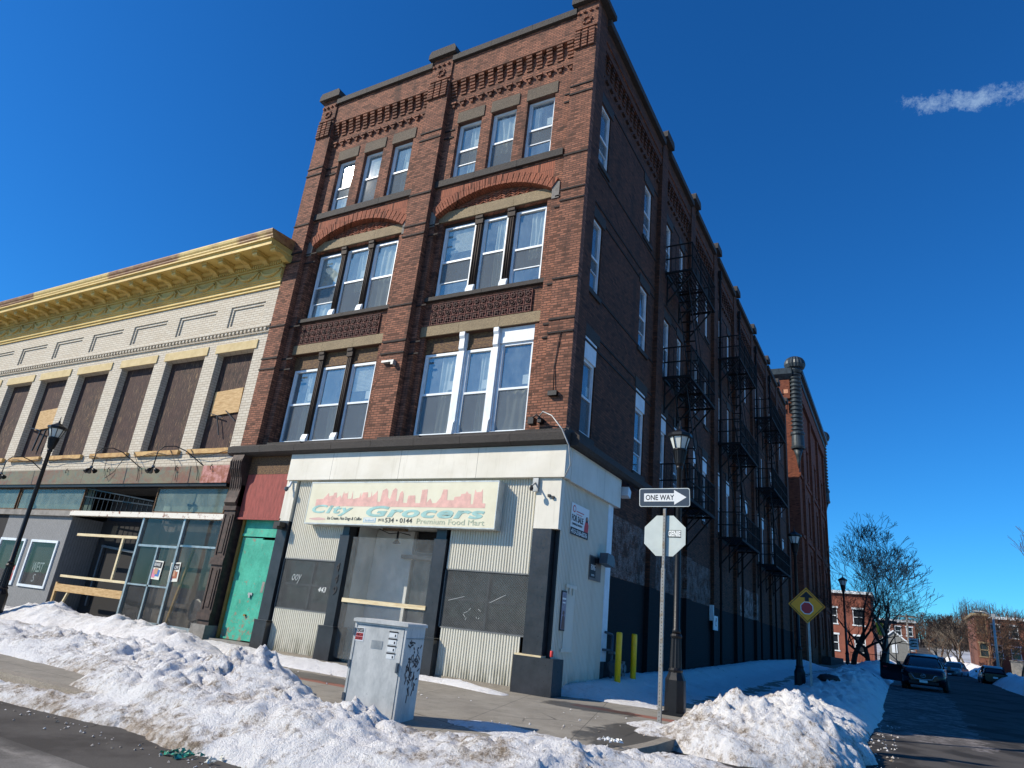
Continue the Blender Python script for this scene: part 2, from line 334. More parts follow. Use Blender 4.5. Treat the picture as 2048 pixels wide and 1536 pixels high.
def glass(name, rough=.02, ior=2.2, tint=(.75, .85, .85, 1), dirt=.0, dcol=c3('#8e9291')):
    s = N(name); fr = s.n('Fresnel'); gm = s.n('NewGeometry'); s.l(s.math('POWER', ior, s.math('SUBTRACT', 1, s.math('MULTIPLY', gm.outputs['Backfacing'], 2))), fr.inputs[0])
    tr = s.n('BsdfTransparent'); s.set(tr.inputs[0], tint); gl = s.n('BsdfGlossy'); gl.inputs['Roughness'].default_value = rough
    wv = s.noise(1.7, 2, .5); s.l(s.bump(wv, .06, .02), gl.inputs['Normal'])
    mx = s.n('MixShader'); s.l(fr.outputs[0], mx.inputs[0]); s.l(tr.outputs[0], mx.inputs[1]); s.l(gl.outputs[0], mx.inputs[2]); o = mx.outputs[0]
    if dirt:
        df = s.n('BsdfDiffuse'); s.set(df.inputs[0], dcol); m2 = s.n('MixShader'); s.set(m2.inputs[0], s.mapr(s.noise(2.5, 6, .75, st=(1, 1, .6)), .3, .8, dirt * .3, dirt)); s.l(o, m2.inputs[1]); s.l(df.outputs[0], m2.inputs[2]); o = m2.outputs[0]
    s.l(o, s.out.inputs[0]); return s.m
MAT['glass'] = glass('window_glass', .03, 3.3, (.88, .93, .92, 1), .3, c3('#bcd8e8'))  # pale blue dirt veil painted in to brighten the panes like reflected sky
MAT['plexi'] = glass('milky_plexiglass', .05, 1.2, (.93, .94, .94, 1), .26, c3('#b4b6b3'))
MAT['glass_clear'] = glass('shop_glass', .01, 1.35, (.88, .9, .9, 1), .1)
MAT['glass_dirty'] = glass('dusty_green_glass', .05, 1.5, (.66, .72, .68, 1), .6, c3('#93a39a'))
def screen():
    s = N('insect_screen'); tr = s.n('BsdfTransparent'); df = s.n('BsdfDiffuse'); s.set(df.inputs[0], c3('#6b7073')); mx = s.n('MixShader'); mx.inputs[0].default_value = .55
    s.l(tr.outputs[0], mx.inputs[1]); s.l(df.outputs[0], mx.inputs[2]); s.l(mx.outputs[0], s.out.inputs[0]); return s.m
MAT['screen'] = screen()

# ------------------------------------------------------------------ shared shape helpers
def X(x, d): return CAM.x + (x - CAM.x) * (13.8639 + d) / 13.8639      # facade measurement -> plane d metres behind the facade
def Z(z, d): return CAM.z + (z - CAM.z) * (13.8639 + d) / 13.8639
def wall_grid(mb, axis, d, u0, u1, z0, z1, holes, mi=0, deep=.2, mj=None):
    """wall face at y=d (axis 'y', facing -y) or x=d (axis 'x', facing +x) with real openings and reveals"""
    us = sorted({u0, u1, *[h[0] for h in holes], *[h[1] for h in holes]}); us = [u for u in us if u0 - 1e-6 <= u <= u1 + 1e-6]
    zs = sorted({z0, z1, *[h[2] for h in holes], *[h[3] for h in holes]}); zs = [z for z in zs if z0 - 1e-6 <= z <= z1 + 1e-6]
    def P(u, z, w=0): return (u, d + w, z) if axis == 'y' else (d - w, u, z)
    for a, b in zip(us, us[1:]):
        for c, e in zip(zs, zs[1:]):
            mu, mz = (a + b) / 2, (c + e) / 2
            if any(h[0] < mu < h[1] and h[2] < mz < h[3] for h in holes): continue
            mb.poly([P(a, c), P(b, c), P(b, e), P(a, e)], mi)
    mj = mi if mj is None else mj
    for h in holes:
        a, b, c, e = h[:4]; w = h[4] if len(h) > 4 else deep
        if w <= 0: continue
        mb.poly([P(a, c), P(a, e), P(a, e, w), P(a, c, w)], mj); mb.poly([P(b, c), P(b, c, w), P(b, e, w), P(b, e)], mj)
        mb.poly([P(a, e), P(b, e), P(b, e, w), P(a, e, w)], mj); mb.poly([P(a, c), P(a, c, w), P(b, c, w), P(b, c)], mj)
_tc = {}
def text_geo(txt, offset=0, shear=0, ext=.01, space=1, lw=1):
    k = (txt, offset, shear, ext, space)
    if k in _tc: return _tc[k]
    cu = bpy.data.curves.new('lettering', 'FONT'); cu.body = txt; cu.size = 1; cu.offset = offset; cu.shear = shear; cu.extrude = ext; cu.resolution_u = 3; cu.space_character = space
    o = bpy.data.objects.new('lettering', cu); COL.objects.link(o); bpy.context.view_layer.update()
    me = o.evaluated_get(bpy.context.evaluated_depsgraph_get()).to_mesh()
    vs = [v.co.copy() for v in me.vertices]; fs = [tuple(p.vertices) for p in me.polygons]
    o.evaluated_get(bpy.context.evaluated_depsgraph_get()).to_mesh_clear(); bpy.data.objects.remove(o); bpy.data.curves.remove(cu)
    x0 = min(v.x for v in vs); x1 = max(v.x for v in vs); y0 = min(v.y for v in vs); y1 = max(v.y for v in vs)
    _tc[k] = ([((v.x - x0) / (x1 - x0), (v.y - y0) / (y1 - y0), v.z) for v in vs], fs); return _tc[k]
def letter(mb, txt, o, right, up, wd, ht, thick=.004, mi=0, **kw):
    """write txt into the rectangle at o (lower left) spanned by right*wd and up*ht"""
    vs, fs = text_geo(txt, **kw); o = Vector(o); r = Vector(right).normalized(); u = Vector(up).normalized(); n = r.cross(u)
    ze = max(abs(v[2]) for v in vs) or 1
    mb.add([o + r * v[0] * wd + u * v[1] * ht + n * (v[2] / ze + 1) * .5 * thick for v in vs], fs, mi)
def gz(y):
    P = [(-200, -.15), (0, -.15), (10, -.05), (25, .38), (48, .62), (75, 1.0), (120, 2.0), (200, 5.0), (350, 12), (600, 22), (3000, 60)]
    for (a, b), (c, d) in zip(P, P[1:]):
        if y <= c: t = (y - a) / (c - a); return b + (d - b) * t
    return 60
# ================================================================== the corner brick building
B = thing('brick_building', 'four storey red brick corner block with arched window bays above the white shop front', 'building', (0, 0, 0)); B['_w'] = (0, 0, 0)
W1, W2, G = .22, .42, .56           # wall strips, bay panels, window glass, all behind the pier faces at y=0
H = 19.3
mb = MB()
bays = [(-10.22, -6.28), (-5.0, -1.0)]
wins4 = [[(-9.79, -9.12), (-8.54, -7.87), (-7.28, -6.58)], [(-4.58, -3.85), (-3.3, -2.57), (-2.02, -1.26)]]
holes = []
for (a, b), ws in zip(bays, wins4):
    holes.append((X(a, W1), X(b, W1), 5.72, 14.1, W2 - W1))
    for (p, q) in ws: holes.append((X(p, W1) - .13, X(q, W1) + .05, Z(14.22, W1), Z(16.4, W1), .24))
wall_grid(mb, 'y', W1, -11.45, 0, 4.6, H, holes)
# bay panels with the window openings of floors two and three
win23 = []
for bi, (a, b) in enumerate(bays):
    if bi == 0: o2 = [(-9.86, -8.76), (-8.6, -7.58), (-7.42, -6.4)]; e = (-9.95, -6.36)
    else: o2 = [(-4.66, -3.46), (-3.26, -2.36), (-2.18, -1.12)]; e = (-4.68, -1.12)
    lo = (X(e[0], W2), X(e[1], W2), 5.95, Z(8.78, W2), .3); up = (X(e[0], W2), X(e[1], W2), Z(10.02, W2), Z(12.6, W2), .3)
    wall_grid(mb, 'y', W2, X(a, W1), X(b, W1), 5.72, 14.1, [lo, up])
    win23.append((lo, up, o2))
# parapet face stands forward above the corbels, piers
def pier(x0, x1): mb.box(x0, x1, 0, W1 - .002, 5.72, 19.62)
PIERS = [(-11.45, -10.72), (-6.22, -5.38), (-.72, -.001)]
for a, b in PIERS: pier(a, b)
for a, b in ((-10.72, -6.22), (-5.38, -.72)):
    mb.box(a + .001, b - .001, .05, W1 - .002, 18.42, H)
    n = 13; p = (b - a) / n
    for i in range(n):                       # ladder corbels
        x = a + i * p + .06
        for k in range(5): mb.box(x, x + p * .56, .07 + .028 * (4 - k), W1 - .001, 17.86 + k * .115, 17.86 + k * .115 + .075)
    for i in range(n):                       # lower stepped dentils
        x = a + i * p + .1
        mb.box(x, x + p * .62, W1 - .1, W1 - .001, 17.5, 17.58); mb.box(x + p * .18, x + p * .44, W1 - .07, W1 - .001, 17.38, 17.498)
# roof, rear and party walls
mb.poly([(-11.45, W1, H - .6), (0, W1, H - .6), (0, 39.4, H - .6), (-11.45, 39.4, H - .6)])
mb.poly([(-11.45, 39.4, -.2), (-11.45, W1, -.2), (-11.45, W1, H), (-11.45, 39.4, H)])
mb.poly([(-.15, 39.4, -.2), (-11.45, 39.4, -.2), (-11.45, 39.4, H), (-.15, 39.4, H)])
mb.build('wall', MAT['brick'], B)
for a, b in PIERS:                           # corbelled pier heads with two slots
    t = MB()
    w3 = (b - a - .02) / 3
    for j in range(3):
        for k in range(6): t.box(a + .02 + j * w3, a + j * w3 + w3 - .035, -.075, -.001, 17.85 + k * .115, 17.85 + k * .115 + .08)
    t.box(a, b, -.05, -.001, 18.6, 18.68)
    for j in (0, 1, 2, 3): t.box(a + .03 + j * .2, a + .1 + j * .2, -.06, -.001, 19.25, 19.33)
    cx_ = (a + b) / 2
    for k in range(8): q = k * pi / 4; t.box(cx_ + .13 * cos(q) - .035, cx_ + .13 * cos(q) + .035, -.05, -.001, 18.93 + .13 * sin(q) - .035, 18.93 + .13 * sin(q) + .035)
    t.build('pier_head', MAT['brick'], B)
# dark string courses wrap piers and strips
t = MB()
for z in (8.4, 8.78, 9.97, 12.42, 12.78, 16.12, 16.42):
    for a, b in PIERS: t.box(a - .015, b + (.0 if b > -.1 else .015), -.03, .0, z, z + .05)
    for a, b in ((-10.72, -10.22), (-6.28, -6.22), (-5.38, -5.0), (-1.0, -.72)): t.box(a, b, W1 - .03, W1, z, z + .05)
for a, b in PIERS: t.box(a - .015, b, -.03, 0, 13.95, 14.0)
t.build('string_course', MAT['darkbrick_trim'], B)
# copings and pier caps
for a, b in ((-10.72, -6.22), (-5.38, -.72)):
    n = 3; p = (b - a) / n; t = MB()
    for i in range(n): t.box(a + i * p + .004, a + i * p + p - .004, -.06, .45, H, H + .24)
    t.build('coping', MAT['darkstone'], B)
CAPY = [7.1, 11.35, 15.6, 20.2, 25.2, 30.3, 34.7, 38.9]
for a, b in PIERS:
    t = MB(); e = 0 if b > -.1 else .14
    x1 = b + (.22 if b > -.1 else .14); y1 = .95 if b > -.1 else .6
    t.prism([(a - .14, 19.62), (x1, 19.62), (x1, 19.8), (x1 - .08, 19.95), (a - .06, 19.95), (a - .14, 19.8)], -.16, y1)
    t.build('pier_cap', MAT['darkstone'], B)
# stone lintels, sills
def stone(x0, x1, z0, z1, y0, y1, n=1, m='stone', name='lintel'):
    t = MB(); p = (x1 - x0) / n
    for i in range(n): t.box(x0 + i * p + .004, x0 + (i + 1) * p - .004, y0, y1, z0, z1)
    return t.build(name, MAT[m], B)
for (a, b), ws in zip(bays, wins4):
    for p, q in ws: stone(X(p, W1) - .17, X(q, W1) + .13, Z(16.42, W1), Z(16.84, W1), W1 - .03, W1 + .2, 1, 'sootstone')
    stone(X(a, W1) - .22, X(b, W1) + .26, Z(13.98, W1), Z(14.21, W1), W1 - .09, W1 + .2, 3, 'darkstone', 'sill')
    stone(X(a, W1) + .002, X(b, W1) - .002, Z(12.62, W2), Z(12.96, W2), W2 - .05, W2 + .2, 3)
    stone(X(a, W1) + .002, X(b, W1) - .002, Z(8.79, W2), Z(9.1, W2), W2 - .05, W2 + .2, 3)
    stone(X(a, W1) + .002, X(b, W1) - .002, Z(9.9, W2), Z(10.04, W2) - .02, W2 - .12, W2 + .29, 2, 'darkstone', 'sill')
    stone(X(a, W1) + .002, X(b, W1) - .002, 5.73, 5.94, W2 - .16, W2 + .29, 2, 'darkstone', 'sill')
    # grey springer stones beside the arch
    stone(X(a, W1) - .3, X(a, W1) - .001, 12.75, 13.3, W1 - .03, W1 + .1, 1, 'greystone', 'springer_stone')
    stone(X(b, W1) + .001, X(b, W1) + .24, 12.75, 13.3, W1 - .03, W1 + .1, 1, 'greystone', 'springer_stone')
    # arch of radial orange bricks: soffit arc, infilled to the level course above
    x0, x1 = X(a, W1), X(b, W1); cxm = (x0 + x1) / 2; hw = (x1 - x0) / 2; zs, rise = 13.1, .62
    Rr = (hw * hw + rise * rise) / (2 * rise); zc = zs + rise - Rr; am = math.asin(hw / Rr)
    t = MB(); n = 46
    for i in range(n):
        q0 = -am + 2 * am * i / n + .0022; q1 = -am + 2 * am * (i + 1) / n - .0022
        f = lambda q, r: (cxm + r * sin(q), zc + r * cos(q))
        ro = Rr + .34
        pts = [f(q0, Rr), f(q1, Rr), f(q1, ro), f(q0, ro)]
        pts = [(u, min(v, 14.09)) for u, v in pts]
        t.prism(pts, W1 - .05 - (.012 if i % 2 else 0), W1 + .2)
    t.build('arch', MAT['brick_arch'], B)
    t = MB(); n = 40
    for i in range(n):                       # brick fill behind and above the ring
        xa, xb = x0 + (x1 - x0) * i / n, x0 + (x1 - x0) * (i + 1) / n; zz = lambda x_: zc + math.sqrt(Rr * Rr - (x_ - cxm) ** 2) + .01
        t.poly([(xa, W1 - .001, zz(xa)), (xb, W1 - .001, zz(xb)), (xb, W1 - .001, 14.1), (xa, W1 - .001, 14.1)])
    for i in range(0):
        q0 = -am + 2 * am * i / n; q1 = -am + 2 * am * (i + 1) / n
        xa, xb = cxm + (Rr + .335) * sin(q0), cxm + (Rr + .335) * sin(q1); za, zb = zc + (Rr + .335) * cos(q0), zc + (Rr + .335) * cos(q1)
        if min(za, zb) < 14.08: t.poly([(xa, W1, min(za, 14.1)), (xb, W1, min(zb, 14.1)), (xb, W1, 14.1), (xa, W1, 14.1)])
        xa, xb = cxm + Rr * sin(q0), cxm + Rr * sin(q1)
    for sx in (-1, 1):                       # wedges beside the ring
        q = am; xe = cxm + sx * hw; xo = cxm + sx * (Rr + .335) * sin(q)
    t.build('arch_infill', MAT['brick_arch'], B)
    t = MB()                                 # herringbone tympanum bricks standing proud
    k = 0
    for ix in range(int(hw * 2 / .16)):
        xx = x0 + .08 + ix * .16; dz = xx - cxm; zt = zc + math.sqrt(max(0, Rr * Rr - dz * dz)) - .03; z0_ = Z(12.97, W2)
        zz = z0_
        while zz + .1 < zt:
            s_ = 1 if ix % 2 else -1
            t.beam((xx - .07, W2 - .008, zz + (0 if s_ > 0 else .09)), (xx + .07, W2 - .008, zz + (.09 if s_ > 0 else 0)), .03, .05, up=(0, 1, 0)); zz += .085
    t.build('tympanum', MAT['brick_arch'], B)
    # terracotta panel: two rows of rosettes over one row of crossed leaves
    tx0, tx1 = (X(-9.8, W2), X(-6.5, W2)) if a < -9 else (X(-4.55, W2), X(-1.28, W2))
    t = MB(); t.box(tx0, tx1, W2 - .03, W2 + .1, Z(9.13, W2), Z(9.79, W2)); n = 14; p = (tx1 - tx0) / n; rh = (Z(9.79, W2) - Z(9.13, W2)) / 3
    for i in range(n + 1): t.box(tx0 + i * p - .008, tx0 + i * p + .008, W2 - .05, W2 - .03, Z(9.13, W2), Z(9.79, W2))
    for j in range(4): t.box(tx0, tx1, W2 - .052, W2 - .03, Z(9.13, W2) + j * rh - .008, Z(9.13, W2) + j * rh + .008)
    pan = t.build('terracotta_panel', MAT['terra'], B)
    t = MB()
    for i in range(n):
        for j in range(3):
            ux, uz = tx0 + (i + .5) * p, Z(9.13, W2) + (j + .5) * rh; r = .09
            if j == 0:
                for q in (pi / 4, 3 * pi / 4): t.beam((ux - r * cos(q), W2 - .04, uz - r * sin(q)), (ux + r * cos(q), W2 - .04, uz + r * sin(q)), .04, .05, up=(0, 1, 0))
            elif j == 1:
                for k in range(12):
                    q = k * pi / 6; q2 = q + pi / 6
                    t.beam((ux + r * .85 * cos(q), W2 - .045, uz + r * .85 * sin(q)), (ux + r * .85 * cos(q2), W2 - .045, uz + r * .85 * sin(q2)), .022, .04, up=(0, 1, 0))
                t.box(ux - .03, ux + .03, W2 - .075, W2 - .03, uz - .03, uz + .03)
            else:
                for k in range(8):
                    q = k * pi / 4 + .3; t.beam((ux + .03 * cos(q), W2 - .045, uz + .03 * sin(q)), (ux + r * cos(q + .3), W2 - .045, uz + r * sin(q + .3)), .03, .05, up=(0, 1, 0))
    t.build('relief', MAT['terra_dark'], pan)

# ---------------------------------------------------------------- sash windows
def curtain(mb, axis, d, u0, u1, z0, z1, seed, amp=.03):
    rnd = random.Random(seed); n = 26; m = 10; ph = rnd.random() * 9; sway = rnd.uniform(-.35, .35)
    base = len(mb.v)
    for j in range(m + 1):
        tz = j / m; z = z1 + (z0 - z1) * tz
        for i in range(n + 1):
            tu = i / n; cc = (u0 + u1) / 2; pinch = 1 - .25 * sin(pi * tz) * abs(sway) * 2
            u = cc + (u0 + (u1 - u0) * tu - cc) * pinch + sway * .3 * tz * (u1 - u0)
            u = min(max(u, u0 - .0), u1 + .0); w = amp * sin(tu * 24 + ph + 2.2 * tz + 1.5 * sin(3 * tz + ph)) + amp * .6 * sin(tu * 9 + 5 * tz + ph)
            mb.v.append((u, d + w, z) if axis == 'y' else (d - w, u, z))
    for j in range(m):
        for i in range(n):
            a = base + j * (n + 1) + i; mb.f.append((a, a + 1, a + n + 2, a + n + 1)); mb.m.append(0); mb.sm.append(True)
def sash(axis, d, u0, u1, z0, z1, seed, parent=B, blank=0, screen_=True, deep=.7, cur=True, name='window'):
    """double-hung window: frame facing out at depth d, glass behind, dark room box, curtain; blank = height of a white board above"""
    rnd = random.Random(seed)
    def bx(t, a, b, p, q, w0, w1, mi=0):
        if axis == 'y': t.box(a, b, d + w0, d + w1, p, q, mi)
        else: t.box(d - w1, d - w0, a, b, p, q, mi)
    t = MB(); f = .075; zt = z1 - blank
    if blank: bx(t, u0 + .002, u1 - .002, zt, z1 - .002, -.05, .02)
    bx(t, u0 + .002, u0 + f, z0 + .002, zt, 0, .08); bx(t, u1 - f, u1 - .002, z0 + .002, zt, 0, .08); bx(t, u0 + f, u1 - f, z0 + .002, z0 + f, -.01, .08); bx(t, u0 + f, u1 - f, zt - f, zt, 0, .08)
    zm = z0 + (zt - z0) * rnd.choice((.48, .5, .52))
    bx(t, u0 + f, u1 - f, zm - .03, zm + .03, .005, .07)
    bx(t, u0 + f, u0 + f + .03, z0 + f, zt - f, .03, .07); bx(t, u1 - f - .03, u1 - f, z0 + f, zt - f, .03, .07)
    zlow = None
    if rnd.random() < .55: zlow = z0 + (zt - z0) * rnd.uniform(.2, .3); bx(t, u0 + f + .03, u1 - f - .03, zlow - .014, zlow + .014, .02, .05)
    fr = t.build(name, MAT['white'], parent)
    g = MB()
    for (p, q, w) in ((z0 + f, zm - .03, .05), (zm + .03, zt - f, .058)):
        c = [(u0 + f, p), (u1 - f, p), (u1 - f, q), (u0 + f, q)]
        g.poly([((u, d + w, z) if axis == 'y' else (d - w, u, z)) for u, z in c])
    g.build('glass', MAT['glass'], fr)
    if screen_:
        g = MB(); top = zm - .03; bot = zlow or z0 + f
        g.poly([((u, d + .03, z) if axis == 'y' else (d - .03, u, z)) for u, z in ((u0 + f, bot), (u1 - f, bot), (u1 - f, top), (u0 + f, top))])
        g.build('insect_screen', MAT['screen'], fr)
    if cur:
        g = MB(); wv = rnd.random()
        cz1 = zt - .08 if rnd.random() < .7 else zm; cz0 = z0 + (.1 if rnd.random() < .7 else .9)
        if seed % 7 == 3:
            for k in range(18): zz = zt - .1 - k * .045; bx(g, u0 + .06, u1 - .06, zz - .016, zz + .016, .12, .125)
        elif seed % 11 == 5: curtain(g, axis, d + (.16 if axis == 'y' else -.16), u0 + .03, u1 - .03, zm - .35, cz1, seed, .045)
        elif wv < .35: curtain(g, axis, d + (.16 if axis == 'y' else -.16), u0 + .03, u1 - .03, cz0, cz1, seed)
        elif wv < .85: curtain(g, axis, d + (.16 if axis == 'y' else -.16), u0 + (u1 - u0) * .45, u1 - .03, cz0, cz1, seed)
        else: curtain(g, axis, d + (.16 if axis == 'y' else -.16), u0 + .03, u0 + (u1 - u0) * .4, cz0, cz1, seed)
        g.build('curtain', MAT['curtain'], fr)
        if rnd.random() < .7:
            g = MB(); px_ = u1 - .3; pz = zm + .12; g.poly([((u, d + .065, z) if axis == 'y' else (d - .065, u, z)) for u, z in ((px_, pz), (px_ + .17, pz), (px_ + .17, pz + .26), (px_, pz + .26))])
            g.build('paper_label', MAT['paper'], fr)
    r = MB(); a, b = u0 - .25, u1 + .25; p, q = z0 - .2, zt + .2; w0, w1 = .09, deep
    def P(u, z, w): return (u, d + w, z) if axis == 'y' else (d - w, u, z)
    r.poly([P(a, p, w1), P(b, p, w1), P(b, q, w1), P(a, q, w1)])
    for e in ((a, p, a, q), (b, q, b, p), (a, q, b, q), (b, p, a, p)): r.poly([P(e[0], e[1], w0), P(e[2], e[3], w0), P(e[2], e[3], w1), P(e[0], e[1], w1)])
    for e in ((a, u0, p, q), (u1, b, p, q), (u0, u1, p, z0), (u0, u1, zt, q)): r.poly([P(e[0], e[2], w0), P(e[1], e[2], w0), P(e[1], e[3], w0), P(e[0], e[3], w0)])
    r.build('room', MAT['dimint'], fr)
    return fr
sd = 100
for ws in wins4:
    for p, q in ws: sash('y', W1 + .13, X(p, W1) - .125, X(q, W1) + .045, Z(14.22, W1), Z(16.4, W1), sd); sd += 1
W23 = {}
for bi, (lo, up, o2) in enumerate(win23):
    for fl, hh in ((2, lo), (3, up)):
        for k, (p, q) in enumerate(o2):
            z0, z1 = hh[2], hh[3]; head = .52 if fl == 2 else .12
            wh = (bi == 1 and fl == 2 and k == 2)
            u0, u1 = X(p, W2) + .02, X(q, W2) - .02
            zt = z1 - (0 if wh else head)
            W23[(bi, fl, k)] = sash('y', W2 + .12, u0, u1, z0 + .03, zt - .003, sd, blank=.45 if wh else 0); sd += 1
            if not wh:
                t = MB(); t.box(u0 - .1, u1 + .1, W2 + .13, W2 + .29, zt, z1 - .002); t.box(u0, u1, W2 + .11, W2 + .13, zt + .03, zt + .07)
                t.build('transom_board', MAT['brownwood'] if fl == 2 else MAT['darkwood'], B)
        # mullions between the three windows
        for k in range(2):
            ua, ub = X(o2[k][1], W2) - .015, X(o2[k + 1][0], W2) + .015; c_ = (ua + ub) / 2
            white = bi == 1 and fl == 2; t = MB(); z0, z1 = hh[2] + .002, hh[3] - .002
            t.box(ua, ub, W2 + .06, W2 + .25, z0, z1)
            if white:
                hw = (ub - ua) / 2
                t.prism([(W2 - .06, z1), (W2 - .06, z1 - .12), (W2 - .02, z1 - .2), (W2 - .02, z1 - .5), (W2 + .03, z1 - .56), (W2 + .03, z0 + .42), (W2 - .03, z0 + .34), (W2 - .05, z0 + .02), (W2 + .059, z0 + .02), (W2 + .059, z1)], c_ - hw * .72, c_ + hw * .72, axis='x')
                t.build('mullion', MAT['white'], B, fix=True)
            else:
                for j in range(3): t.tube([(ua + (ub - ua) * (j + .5) / 3, W2 + .05, z0 + .3), (ua + (ub - ua) * (j + .5) / 3, W2 + .05, z1 - .3)], (ub - ua) * .14, 6)
                t.box(ua - .02, ub + .02, W2, W2 + .06, z1 - .28, z1 - .02); t.box(ua - .01, ub + .01, W2 - .03, W2 + .06, z1 - .1, z1 - .01)
                o = t.build('mullion', MAT['darkwood'], B)
                t = MB(); t.prism([(W2 - .05, z0), (W2 - .05, z0 + .12), (W2 + .0, z0 + .26), (W2 + .05, z0 + .28), (W2 + .05, z0)], ua - .01, ub + .01, axis='x'); t.build('foot_cap', MAT['white'], o, fix=True)
        t = MB(); t.box(hh[0] + .01, hh[1] - .01, W2 + .0, W2 + .11, hh[2], hh[2] + .05); t.build('inner_sill', MAT['white'], B)

# ---------------------------------------------------------------- side wall along the side street
SX = -.15; mb = MB()
SW = {4: [(.95, 1.85), (5.25, 6.05), (7.85, 8.55), (9.75, 10.35), (12.45, 12.95), (14.05, 14.6), (16.8, 17.3), (18.7, 19.25), (21.7, 22.3), (23.2, 23.8), (26.7, 27.3), (28.3, 28.9), (31.7, 32.3), (36.2, 36.8)],
      3: [(1.0, 1.75), (5.2, 5.98), (7.75, 8.6), (9.65, 10.3), (12.2, 12.8), (13.95, 14.5), (16.75, 17.3), (18.6, 19.15), (21.7, 22.3), (23.2, 23.8), (26.7, 27.3), (28.2, 28.8), (31.7, 32.3), (36.2, 36.8)],
      2: [(.9, 1.87), (5.2, 6.08), (7.7, 8.45), (9.5, 10.15), (12.1, 12.6), (13.75, 14.45), (16.6, 17.2), (18.3, 18.95), (21.6, 22.2), (22.9, 23.5), (26.7, 27.3), (28.0, 28.6), (31.7, 32.3), (36.0, 36.7)]}
ZR = {4: (14.42, 16.6), 3: (10.2, 12.5), 2: (6.08, 8.78)}
holes = []
for fl, L in SW.items():
    for a, b in L: holes.append((a, b, *ZR[fl], .24))
wall_grid(mb, 'x', SX, 0.22, 39.4, -.3, H, holes)
mb.box(-.72, 0, .22, .75, 5.4, 19.62); mb.box(-.149, 0, .75 - .001, .75, 0, .01)
for y in CAPY: mb.box(SX, 0, y - .38, y + .32, -.3, 19.62)
segs = [(.75, CAPY[0] - .38)] + [(CAPY[i] + .32, CAPY[i + 1] - .38) for i in range(len(CAPY) - 1)]
for a, b in segs:
    mb.box(SX, SX + .11, a, b, 18.42, H)
    n = max(4, int((b - a) / .36)); p = (b - a) / n
    for i in range(n):
        for k in range(4): mb.box(SX, SX + .1 - .02 * (3 - k), a + i * p + .06, a + i * p + p * .6, 17.9 + k * .13, 17.98 + k * .13)
        mb.box(SX, SX + .08, a + i * p + .08, a + i * p + p * .66, 17.5, 17.58)
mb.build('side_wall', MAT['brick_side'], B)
t = MB()
for a, b in segs: t.box(-.5, .12, a, b, H, H + .24)
t.build('side_coping', MAT['darkstone'], B)
for y in CAPY:
    t = MB(); t.prism([(y - .5, 19.62), (y + .44, 19.62), (y + .44, 19.82), (y + .36, 19.95), (y - .42, 19.95), (y - .5, 19.82)], -.5, .2, axis='x'); t.build('pier_cap', MAT['darkstone'], B)
t = MB()
for z in (8.4, 8.78, 9.97, 12.42, 12.78, 13.95, 16.72):
    for a, b in segs: t.box(SX - .001, SX + .025, a, b, z + .22, z + .28)
t.build('side_string_course', MAT['darkbrick_trim'], B)
for fl, L in SW.items():
    z0, z1 = ZR[fl]
    for i, (a, b) in enumerate(L):
        if a < 20:
            t = MB(); t.box(SX - .1, SX + .03, a - .14, b + .14, z1 + .001, z1 + .34); t.build('lintel', MAT['darkstone'], B); t = MB(); t.box(SX - .2, SX + .06, a - .1, b + .1, z0 - .14, z0 - .001); t.build('sill', MAT['darkstone'], B)
        sash('x', SX - .045, a + .005, b - .005, z0 + .005, z1 - .005, 300 + fl * 20 + i, blank=(.62 if fl == 2 else 0), screen_=a < 12, cur=a < 14 and (i + fl) % 2 == 0)
# downpipes on the side wall
for y in (16.2, 20.9, 25.9, 31.0):
    t = MB(); t.tube([(.06, y, .2), (.06, y, 18.6)], .055, 6); t.box(.0, .14, y - .13, y + .13, 18.5, 18.9)
    for z in (3, 7, 11, 15): t.box(0, .13, y - .08, y + .08, z, z + .05)
    t.build('downpipe', MAT['fe_iron'], B)
# stone belt over the shop
t = MB(); n = 8
for i in range(n):
    a = -11.55 + i * (11.7 / n); b = a + 11.7 / n
    t.prism([(-.34, 5.48), (-.36, 5.66), (-.22, 5.74), (.215, 5.74), (.215, 5.42), (-.22, 5.42)], a + .004, b - .004, axis='x')
    t.box(a + .01, b - .01, -.14, .21, 5.74, 5.82) if i % 3 == 1 else None
t.prism([(.15, 5.42), (.3, 5.42), (.37, 5.5), (.36, 5.66), (.24, 5.74), (.15, 5.74)], .0, 5.6, axis='y')
t.build('stone_belt', MAT['darkstone'], B, fix=True)
t = MB()
for z in (5.83, 5.9): t.box(-10.7, -6.23, W1 - .05, W1 - .001, z - .1, z - .05); t.box(-5.37, -.73, W1 - .05, W1 - .001, z - .1, z - .05)
t.build('belt_moulding', MAT['darkbrick_trim'], B)

# ---------------------------------------------------------------- shop front
shop = MB()
shop.box(-8.86, .12, -.14, .21, 4.64, 5.41)
shop.box(-.02, .13, .212, 3.55, 4.62, 5.41)
shop.build('white_fascia', MAT['cream'], B)
def corr_panel(x0, x1, z0, z1, y, axis='y', pitch=.072, parent=B):
    t = MB(); n = max(2, int(round((x1 - x0) / pitch))); p = (x1 - x0) / n; d = .022
    for i in range(n):
        a = x0 + i * p; q = [(a, 0), (a + p * .3, 0), (a + p * .42, -d), (a + p * .88, -d), (a + p, 0)]
        for (u, w), (u2, w2) in zip(q, q[1:]):
            if axis == 'y': t.poly([(u, y + w, z0), (u2, y + w2, z0), (u2, y + w2, z1), (u, y + w, z1)])
            else: t.poly([(y - w, u, z0), (y - w2, u2, z0), (y - w2, u2, z1), (y - w, u, z1)])
    return t.build('corrugated_panel', MAT['corr'], parent)
corr_panel(-8.45, -6.44, 2.45, 4.64, .04); corr_panel(-8.45, -6.44, .04, 1.1, .04)
corr_panel(-2.93, -.6, 2.45, 4.64, .04); corr_panel(-2.86, -.72, .08, 1.12, .04)
